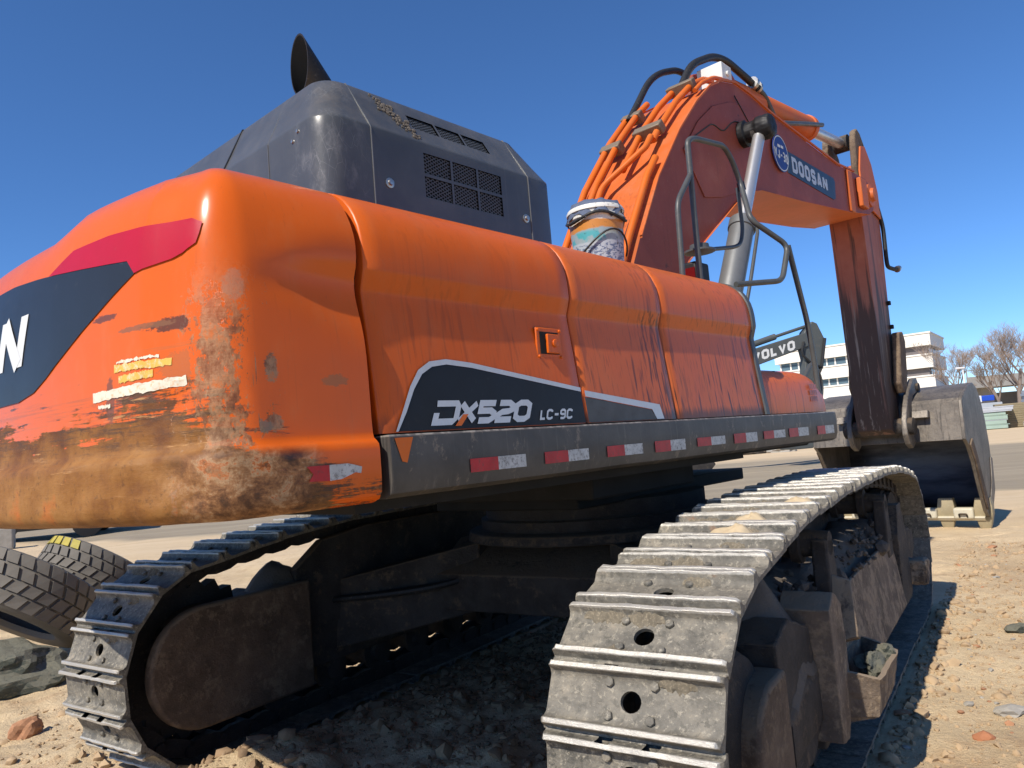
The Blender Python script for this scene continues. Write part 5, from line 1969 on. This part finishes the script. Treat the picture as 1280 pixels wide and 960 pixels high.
scatter('loose_stones', 'pale stones scattered over the yard soil', MT['stone'], 120, reg_right, lognorm(.014, .5, .04), 8, .6)

# single lumps one can point at
def lump(name, label, cat, mat, x, y, sx, sy, sz, seed, group=None, sub=3, rough=.3, rz=0, dz=.25):
    me = rock_mesh(name, mat, sub, rough, seed)
    o = bpy.data.objects.new(name, me)
    COL.objects.link(o)
    o.location = (x, y, gz(x, y)+sz*dz)
    o.scale = (sx, sy, sz)
    o.rotation_euler.z = rz
    return tag(o, label, cat, group)
lump('boulder', 'mossy grey-green boulder under the tyres at the left edge', 'rock', MT['rock'], -4.62, 6.50, .55, .38, .27, 5, sub=4, rough=.22, rz=.3, dz=.45)
lump('clay_lump', 'reddish clay lump on the soil at the left bottom corner', 'clay lump', MT['clod_red'], -3.52, 5.30, .10, .08, .09, 8, rz=.7)
lump('brick_fragment', 'orange brick fragment on the soil at the lower right', 'brick', m_plain('orange_brick', (0.42, 0.17, 0.08), .9, 0, .4, 20, .4), 2.28, 4.02, .05, .04, .025, 9, sub=2)
lump('pale_stone', 'flat pale stone at the lower right edge of the yard', 'stone', MT['stone'], 2.62, 4.32, .09, .06, .035, 10, sub=2)
lump('dark_stone', 'small dark green stone at the right edge of the picture', 'stone', MT['rock'], 3.60, 5.70, .10, .055, .045, 12, sub=2)

# sand heaps lying on the shoes of the near track
def on_track_world(v, s, z):
    p = from_track(np.array([v]), np.array([s]))[0]
    return Vector((p[0], p[1], z))
heaps = [(1.62, -1.80, .075, 'small pile of pale sand on a near track shoe, lowest of three'),
         (1.63, -1.59, .06, 'small pile of pale sand on a near track shoe, middle of three'),
         (1.74, -1.16, .07, 'small pile of pale sand on a near track shoe, topmost of three')]
for i, (v, s, r_, lab) in enumerate(heaps):
    mb = MB()
    zt = ZC+RP+.135*(1-abs(s/S1)**3)
    rows = []
    for k in range(11):
        rr = k/10
        row = []
        for j in range(26):
            th = 2*math.pi*j/26
            nn = 1+.35*mnoise.noise(Vector((math.cos(th)*1.5, math.sin(th)*1.5, i*7)))
            hx, hy = rr*r_*1.5*nn*math.cos(th), rr*.062*nn*math.sin(th)
            hz = .040*(1-rr**2.2)*(1+.55*mnoise.noise(Vector((hx*16, hy*16, i*3)))+.25*mnoise.noise(Vector((hx*60, hy*60, i*3))))-.006*rr
            p = from_track(np.array([v+hx]), np.array([s+hy]))[0]
            row.append((p[0], p[1], zt+.004+hz+hy*.12))
        rows.append(row)
    mb.grid(rows, closed=True)
    o = mk('sand_heap', mb, MT['sand'], None, smooth=60)
    tag(o, lab, 'sand', 'sand heaps on the near track')
# lump of mud in the step box
mlp = on_track_world(1.93, -.95, .50)
me = rock_mesh('mud_lump', MT['rock'], 3, .45, 21)
o = bpy.data.objects.new('mud_lump', me)
COL.objects.link(o)
o.location = mlp
o.scale = (.055, .11, .055)
o.rotation_euler.z = -YT
tag(o, 'greenish mud lump lying in the step box of the near track', 'mud lump')
me = rock_mesh('mud_lump', MT['rock'], 3, .45, 27)
o = bpy.data.objects.new('mud_lump', me)
COL.objects.link(o)
o.location = on_track_world(1.96, -.74, .49)
o.scale = (.05, .06, .045)
tag(o, 'smaller mud lump at the front of the near step box', 'mud lump')

# ------------------------------------------------------------------ old tyres
def tyre(label, loc, axis, R0=.53, W=.30, spin=0., yellow=False):
    root = empty('old_tyre', loc)
    tag(root, label, 'tyre', 'old truck tyres lying beside the track')
    q = Vector((0, 0, 1)).rotation_difference(Vector(axis).normalized())
    root.rotation_mode = 'QUATERNION'
    root.rotation_quaternion = q
    mb = MB()
    w = W/2
    prof = [(-w*.80, R0*.60), (-w*1.0, R0*.64), (-w*1.10, R0*.78), (-w*1.02, R0*.92), (-w*.90, R0*.965), (w*.90, R0*.965), (w*1.02, R0*.92), (w*1.10, R0*.78), (w*1.0, R0*.64), (w*.80, R0*.60), (w*.75, R0*.66), (w*.9, R0*.8), (w*.8, R0*.90), (-w*.8, R0*.90), (-w*.9, R0*.8), (-w*.75, R0*.66), (-w*.80, R0*.60)]
    rows = [[(r*math.cos(2*math.pi*k/56), r*math.sin(2*math.pi*k/56), h) for k in range(56)] for h, r in prof]
    mb.grid(rows, closed=True)
    mk('casing', mb, MT['tyre'], root, smooth=45)
    mb = MB()
    nb = 30
    cols = [(-.95, -.52), (-.44, -.03), (.03, .44), (.52, .95)]
    for ci, (a, c_) in enumerate(cols):
        for k in range(nb):
            t0 = 2*math.pi*(k+(.5 if ci % 2 else 0))/nb
            t1 = t0+2*math.pi/nb*.76
            sk_ = .06*(1 if ci < 2 else -1)
            vs = []
            for rr in (R0*.95, R0*1.0):
                for (hh, tt) in ((a, t0), (c_, t0+sk_), (c_, t1+sk_), (a, t1)):
                    edge = .975 if abs(hh) > .9 and rr > R0*.97 else 1
                    vs.append((rr*edge*math.cos(tt+spin), rr*edge*math.sin(tt+spin), hh*w))
            mi = 1 if (yellow and ci == 3 and k % nb in range(10, 20)) else 0
            mb.add(vs, [(4, 5, 6, 7), (0, 1, 5, 4), (1, 2, 6, 5), (2, 3, 7, 6), (3, 0, 4, 7)], mi)
    mk('tread', mb, [MT['tyre'], MT['tyre_yellow']], root)
    return root
tyre('nearer worn truck tyre propped on the boulder at the left edge', (-4.68, 7.10, .66), (.31, .52, .80), .64, .46, .1)
tyre('farther worn truck tyre with yellow paint marks behind the nearer one', (-4.98, 8.75, .60), (.36, .46, .81), .62, .44, .5, True)

# ------------------------------------------------------------------ paint pail on the deck
pail = empty('paint_pail', (0, 0, 0))
pp = CEN + Vector((math.cos(YU)*.80+math.sin(YU)*-.80, -math.sin(YU)*.80+math.cos(YU)*-.80, 0))
pail.location = (pp.x, pp.y, 2.64)
tag(pail, 'dirty paint-splashed white plastic pail standing on the engine deck beside the boom', 'pail')
b = NB('splashed_pail_plastic')
x, y, z = b.sep()
zz = b.m_('ADD', z, b.m_('MULTIPLY', b.m_('SUBTRACT', b.noise(9, 4), .5), .05))
c = b.mix(b.step(zz, .330, .340), (0.56, 0.22, 0.04), (0.68, 0.66, 0.60))
c = b.mix(b.step(zz, .275, .285), (0.30, 0.36, 0.38), c)
c = b.mix(b.m_('MULTIPLY', b.step(b.noise(7, 3), .50, .56), b.step(zz, .285, .26)), c, (0.08, 0.36, 0.40))
blk_ = b.m_('MULTIPLY', b.step(b.noise(1, 3, .6, b.map((40, 40, 90))), .50, .54), b.m_('MULTIPLY', b.step(zz, .20, .19), b.step(zz, .04, .06)))
c = b.mix(b.step(zz, .215, .205), c, (0.42, 0.46, 0.50))
c = b.mix(b.m_('MULTIPLY', blk_, .8), c, (0.05, 0.08, 0.18))
c = b.mix(b.step(b.noise(22, 6, .75), .58, .66, 0, .85), c, (0.04, 0.035, 0.03))
pm = b.fin(c, .45)
mb = MB()
mb.lathe([(0, .135), (.005, .142), (.36, .165), (.362, .172), (.375, .172), (.378, .166), (.40, .168), (.402, .176), (.415, .176), (.43, .168), (.43, .160), (.40, .158)], (0, 0, 0), (0, 0, 1), 36)
mk('pail_body', mb, pm, pail, smooth=35)
mb = MB()
rows = []
for k in range(9):
    rr = k/8
    rows.append([(rr*.178*math.cos(2*math.pi*j/28)*(1+.05*math.sin(j*2.1)), rr*.178*math.sin(2*math.pi*j/28)*(1+.05*math.sin(j*2.1)), .438+.05*(1-rr**2)+.02*mnoise.noise(Vector((rr*3*math.cos(j*.224), rr*3*math.sin(j*.224), 2)))-(.07+.02*math.sin(j*1.7) if k == 8 else 0)) for j in range(28)])
mb.grid(rows, closed=True)
mk('pail_cover', mb, m_plain('grey_blue_rag', (0.10, 0.125, 0.19), .8, 0, .5, 18, .3, (0.3, 0.3, 0.3)), pail, smooth=60)
mb = MB()
mb.tube([(.172*math.cos(R(a)), .172*math.sin(R(a)), .27-.16*math.sin(R(a+60)/1.0*.9)**2) for a in range(-170, 20, 10)], .006, 6)
mb.tube([(.180*math.cos(R(a)), .180*math.sin(R(a)), .355+.02*math.sin(R(a*3))) for a in range(0, 361, 12)], .009, 6)
mk('pail_handle', mb, MT['hose'], pail, smooth=60)

# ------------------------------------------------------------------ second excavator far behind
YV = R(80)
vx = empty('excavator', (5.0, 30.0, 0), -YV)
tag(vx, 'distant dark grey excavator behind the orange one, white lettering on its boom', 'excavator')
def vp(name, mb, m, bevel=.03):
    return mk(name, mb, MT[m], vx, bevel=bevel)
for sv in (-1, 1):
    mb = MB()
    mb.prism([(-1.9, .04), (1.9, .04), (2.3, .45), (2.0, .92), (-2.0, .92), (-2.3, .45)], sw, sv*1.25-.3, sv*1.25+.3)
    vp('crawler_track', mb, 'chain')
mb = MB()
mb.box((-1.35, -2.4, 1.12), (1.35, 1.2, 1.9))
mb.prism([(-2.8, 1.15), (-2.6, 2.2), (-1.0, 2.3), (-1.0, 1.15)], sw, -1.35, 1.35)
vp('body', mb, 'volvo_grey', .08)
mb = MB()
mb.prism([(-.3, 1.6), (1.4, 1.6), (1.45, 2.1), (1.15, 2.75), (-.2, 2.8)], sw, -1.35, -.5)
vp('cab', mb, 'volvo_yellow', .06)
mb = MB()
b1 = [(.45, 1.8), (1.3, 3.3), (2.0, 4.05), (2.8, 4.42), (7.55, 5.50), (7.75, 5.25), (7.5, 4.90), (3.1, 3.68), (2.4, 3.3), (1.1, 1.9)]
mb.prism(b1, sw, -.28, .28)
vb = vp('boom', mb, 'volvo_grey')
mb = MB()
sl = (5.50-4.42)/(7.55-2.8)
letters('VOLVO', .40, lambda a, b, d: (.285+d, 4.95+a, 4.36+b+a*sl), MT['letter_white'], vb, th=.26, adv=.16, wscale=1.0, lift=.004)
mb = MB()
mb.prism([(7.25, 5.0), (7.45, 5.55), (7.85, 5.95), (8.05, 5.85), (8.35, 5.1), (8.2, 4.3), (7.7, 3.4), (7.2, 2.3), (6.85, 2.35), (7.2, 3.6), (7.35, 4.4)], sw, -.22, .22)
va = vp('arm', mb, 'volvo_grey')
mb = MB()
mb.tube([(0, 3.2, 4.62), (0, 6.2, 5.42)], .13, 12)
mb.tube([(0, 6.2, 5.42), (0, 7.8, 5.82)], .07, 10)
vp('arm_cylinder', mb, 'volvo_grey', 0)
mb = MB()
mb.tube([(.25, 8.3, 5.2), (.25, 8.0, 4.0), (.25, 7.5, 3.2)], .07, 8)
mb.tube(smooth_path([(.3, 7.3, 5.1), (.32, 7.1, 4.6), (.32, 7.6, 4.1), (.3, 8.0, 4.0)], .3, 5), .05, 8)
mk('hydraulic_hose', mb, MT['hose'], vx)
mb = MB()
mb.prism([(6.6, 2.5), (7.4, 2.5), (7.5, 1.6), (7.0, .7), (6.2, .7), (6.0, 1.6)], sw, -.6, .6)
vp('bucket', mb, 'volvo_grey')

# ------------------------------------------------------------------ office block in the distance
bx0, by0 = 70.5, 125.0
bang = math.atan2(.60, -.80)                      # direction of the long facade, away to the left
bd = empty('office_building', (bx0, by0, 0), bang)
tag(bd, 'cream office block with dark ribbon windows beyond the bucket', 'building')
# local x runs along the long facade, local y = -(outward) ; outward of the facade is +y side after rotation by bang
LF, LS = 26.0, 16.0
def bbox(name, x0, x1, y0, y1, z0, z1, m, parent=bd, bevel=0.0):
    mb = MB()
    mb.box((x0, y0, z0), (x1, y1, z1))
    return mk(name, mb, MT[m], parent, bevel=bevel)
core = bbox('wall', .8, LF-.8, -LS+.8, -.8, 0, 15.2, 'wall_shade')
for (z0, z1) in ((13.3, 15.3), (9.55, 11.65), (6.0, 8.05), (2.4, 4.3)):
    bbox('floor_band', 0, LF, -LS, 0, z0, z1, 'white_wall')
    bbox('band_coping', -.15, LF+.15, -LS-.15, .15, z1, z1+.25, 'white_wall')
for (z0, z1) in ((11.95, 13.25), (8.35, 9.5), (4.6, 5.95)):
    x = 4.2
    k = 0
    while x < LF-2:
        w = (1.5, .9, 1.6, 1.1)[k % 4]
        o = bbox('window', x, x+w, -.86, -.76, z0, z1, 'window_blue')
        bbox('pane', x+w+.06, x+w+.30, -.84, -.72, z0, z1, 'white_wall', o)
        bbox('transom', x, x+w, -.755, -.72, z0+(z1-z0)*.62, z0+(z1-z0)*.68, 'glass', o)
        x += w+.34
        k += 1
    y = -2.2
    while y > -LS+2:
        bbox('window', .68, .78, y-1.7, y, z0, z1, 'window_blue')
        y -= 2.2

# ------------------------------------------------------------------ elevated road behind the trees
vd = empty('elevated_road', (80, 118, 0), R(-8))
tag(vd, 'grey elevated road with railing behind the bare trees', 'bridge')
bbox('deck', -8, 80, 0, 9, 5.2, 6.2, 'concrete', vd)
bbox('parapet', -8, 80, -.3, 0, 5.2, 7.0, 'concrete', vd)
bbox('handrail', -8, 80, -.22, -.08, 8.0, 8.12, 'concrete', vd)
for i in range(30):
    bbox('railing_post', -8+i*3, -7.85+i*3, -.2, -.1, 7.0, 8.0, 'concrete', vd)
for i in range(8):
    bbox('pier', -5+i*11, -3.4+i*11, 2, 6, 0, 5.2, 'concrete', vd)
bbox('side_wall', -30, 80, 10, 10.5, 0, 4.4, 'concrete', vd)

# ------------------------------------------------------------------ lamp post
lp = empty('lamp_post', (60.2, 100.0, 0))
tag(lp, 'white lamp post between the building and the bare trees', 'lamp post')
mb = MB()
mb.tube([(0, 0, 0), (0, 0, 7.4)], [.14, .09], 10)
mk('pole', mb, MT['pole_white'], lp, smooth=60)
mb = MB()
mb.box((-.9, -.2, 7.35), (.25, .2, 7.6))
mk('lamp_head', mb, MT['pole_white'], lp, bevel=.06)

# ------------------------------------------------------------------ bare trees
def bare_tree(label, loc, H, seed, spread=.5):
    rnd = random.Random(seed)
    root = empty('bare_tree', loc)
    tag(root, label, 'tree', 'bare trees in front of the elevated road')
    tk, tw = MB(), MB()
    def grow(p, d, L, r, lev):
        n = 4
        pts, rad = [p], [r]
        q, dd = p.copy(), d.copy()
        for i in range(n):
            dd = (dd+Vector((rnd.gauss(0, .09), rnd.gauss(0, .09), rnd.gauss(.03, .05)))).normalized()
            q = q+dd*L/n
            pts.append(q.copy())
            rad.append(r*(1-.5*(i+1)/n))
        (tk if lev < 3 else tw).tube(pts, rad, 6 if lev < 2 else (4 if lev < 3 else 3), caps=False)
        if lev >= 5:
            return
        k = (5, 6, 5, 5, 3)[lev]
        for j in range(k):
            t_ = rnd.uniform(.35, 1.0) if lev else rnd.uniform(.45, 1.0)
            f = t_*n
            i = min(n-1, int(f))
            b_ = pts[i].lerp(pts[i+1], f-i)
            az = rnd.uniform(0, 6.28)
            side_ = Vector((math.cos(az), math.sin(az), 0))
            nd = (dd*(1-spread*.55)+side_*spread*rnd.uniform(.6, 1.1)+Vector((0, 0, .25))).normalized()
            grow(b_, nd, L*rnd.uniform(.50, .72), max(.012, rad[i]*.55), lev+1)
    grow(Vector((0, 0, 0)), Vector((0, 0, 1)), H*.42, H*.020, 0)
    mk('trunk', tk, MT['bark'], root, smooth=60)
    mk('crown', tw, MT['twig'], root)
bare_tree('tallest bare tree at the right edge, spreading over the elevated road', (64.6, 96, 0), 16.0, 3, .62)
bare_tree('lower bare tree just right of the lamp post', (61.6, 103, 0), 13.0, 5, .6)
bare_tree('bare tree cut by the right edge of the picture', (67.6, 97, 0), 14.5, 8, .6)
bare_tree('slender bare tree behind the panel stacks', (67.5, 104, 0), 13.5, 12, .6)
bare_tree('small bare tree close to the corner of the office block', (66.5, 112, 0), 6.5, 15, .6)

# ------------------------------------------------------------------ stacks of building panels
def stack(label, loc, rz, layers, cat='panel stack', name='panel_stack'):
    root = empty(name, loc, rz)
    tag(root, label, cat, 'stacks of building panels at the far side of the yard')
    z = 0.05
    for (m, w, d, h, off) in layers:
        mb = MB()
        mb.box((-w/2+off, -d/2, z), (w/2+off, d/2, z+h))
        mk('panel', mb, MT[m], root, bevel=.02)
        z += h+.012
    return root
g, gr, ti = 'panel_grey', 'panel_green', 'timber'
stack('stack of grey slabs over pale green panels beside the bucket', (39.6, 63.0, 0), R(-28), [(gr, 2.3, 2.0, .28, 0), (gr, 2.4, 2.0, .06, .1), (gr, 2.2, 2.0, .30, 0), (g, 2.4, 2.0, .05, 0), (gr, 2.3, 2.0, .30, .05), (gr, 2.5, 2.0, .05, 0), (gr, 2.2, 2.0, .25, 0), (g, 2.9, 2.2, .10, .1), (g, 2.9, 2.2, .22, .2), (g, 3.0, 2.2, .10, .2)])
stack('stack of weathered timber boards between the panel stacks', (41.6, 63.2, 0), R(-28), [(ti, 2.3+.2*math.sin(i*2.3), 1.6, .17, .1*math.sin(i*1.7)) for i in range(11)], 'timber stack', 'timber_stack')
stack('tall stack of grey wall panels under a blue sheet at the right edge', (46.3, 64.5, 0), R(-20), [(g, 4.2, 2.4, .24, .05*math.sin(i*3)) for i in range(12)])
stack('low pile of white slabs at the foot of the tall grey stack', (43.9, 61.5, 0), R(-20), [('pole_white', 4.4, 1.2, .28, 0), (g, 4.4, 1.2, .10, 0), ('pole_white', 4.3, 1.2, .36, .05)])
def sheet(label, loc, rz, w, h):
    mb = MB()
    mb.box((-w/2, -.2, 0), (w/2, .2, h))
    root = empty('blue_sheet', loc, rz)
    tag(root, label, 'blue sheet', 'blue sheets lying on the stacks')
    mk('sheet', mb, MT['blue'], root, bevel=.05)
    mb = MB()
    mb.box((-w/2-.25, -.22, -.08), (-w/2-.004, .22, h+.02))
    mk('edge_strip', mb, MT['pole_white'], root, bevel=.03)
sheet('blue sheet on top of the tall grey panel stack', (46.9, 63.7, 3.05), R(-20), 2.2, .5)
sheet('left blue sheet behind the tarpaulin heap', (41.2, 67.5, 2.35), R(-20), 1.0, .55)
sheet('right blue sheet behind the tarpaulin heap', (42.7, 67.8, 2.45), R(-20), 1.0, .5)
bbox_ = stack('crates under the two blue sheets behind the tarpaulin', (41.9, 67.9, 0), R(-20), [(g, 3.4, 1.2, 1.1, 0), (g, 3.4, 1.2, 1.1, 0)], 'crate stack', 'crate_stack')
mb = MB()
rows = []
for i in range(16):
    a = i/15
    row = []
    for j in range(10):
        c_ = j/9
        hh = math.sin(math.pi*min(1, max(0, a)))**.6*math.sin(math.pi*c_)**.5
        row.append((40.6+4.6*a+1.0*(c_-.5), 66.2-1.2*a+3.0*(c_-.5), .02+2.1*hh*(.72+.36*a)+.25*mnoise.noise(Vector((a*5, c_*4, 1)))*hh))
    rows.append(row)
mb.grid(rows)
o = mk('tarpaulin_heap', mb, MT['tarp'], None, smooth=60)
tag(o, 'heap covered by a faded green tarpaulin behind the stacks', 'tarpaulin')

# ------------------------------------------------------------------ odds and ends across the yard
def debris(label, x, y, w, h, seed, m):
    me = rock_mesh('rubble_heap', MT[m], 3, .5, seed, 1)
    o = bpy.data.objects.new('rubble_heap', me)
    COL.objects.link(o)
    o.location = (x, y, h*.2)
    o.scale = (w, w*.6, h)
    tag(o, label, 'rubble', 'rubble heaps along the far road edge')
debris('long dark rubble heap seen under the frame, nearest the slewing gear', 13.2, 51, 1.4, .45, 31, 'bucket')
debris('small dark rubble heap in the middle of the far road edge', 15.6, 50, .7, .5, 32, 'frame')
debris('pale rubble heap at the right of the far road edge', 17.3, 49.5, .9, .45, 33, 'stone')
tr_ = empty('flatbed_trailer', (-16.2, 24.6, 0), R(20))
tag(tr_, 'dark low trailer seen below the counterweight at the left edge', 'trailer')
mb = MB()
mb.box((-3.2, -1.2, .75), (3.2, 1.2, 1.05))
mk('bed', mb, MT['dark'], tr_, bevel=.03)
for (x_, y_) in ((-2, -1.05), (-.9, -1.05), (2, -1.05), (-2, 1.05), (-.9, 1.05), (2, 1.05)):
    mb = MB()
    mb.lathe([(-.14, .30), (-.13, .45), (.13, .45), (.14, .30)], (x_, y_, .45), (0, 1, 0), 20)
    mk('wheel', mb, MT['black'], tr_, smooth=40)
mb = MB()
mb.box((-3.2, -1.15, .35), (3.2, -1.05, .72))
mk('side_guard', mb, MT['dark'], tr_)
mb = MB()
mb.box((-.45, -.35, 0), (.35, .35, .62))
o = mk('concrete_block', mb, MT['stone'], None, bevel=.04, loc=(-14.95, 21.6, 0), rotz=.5)
tag(o, 'pale concrete block at the left edge below the counterweight', 'block')
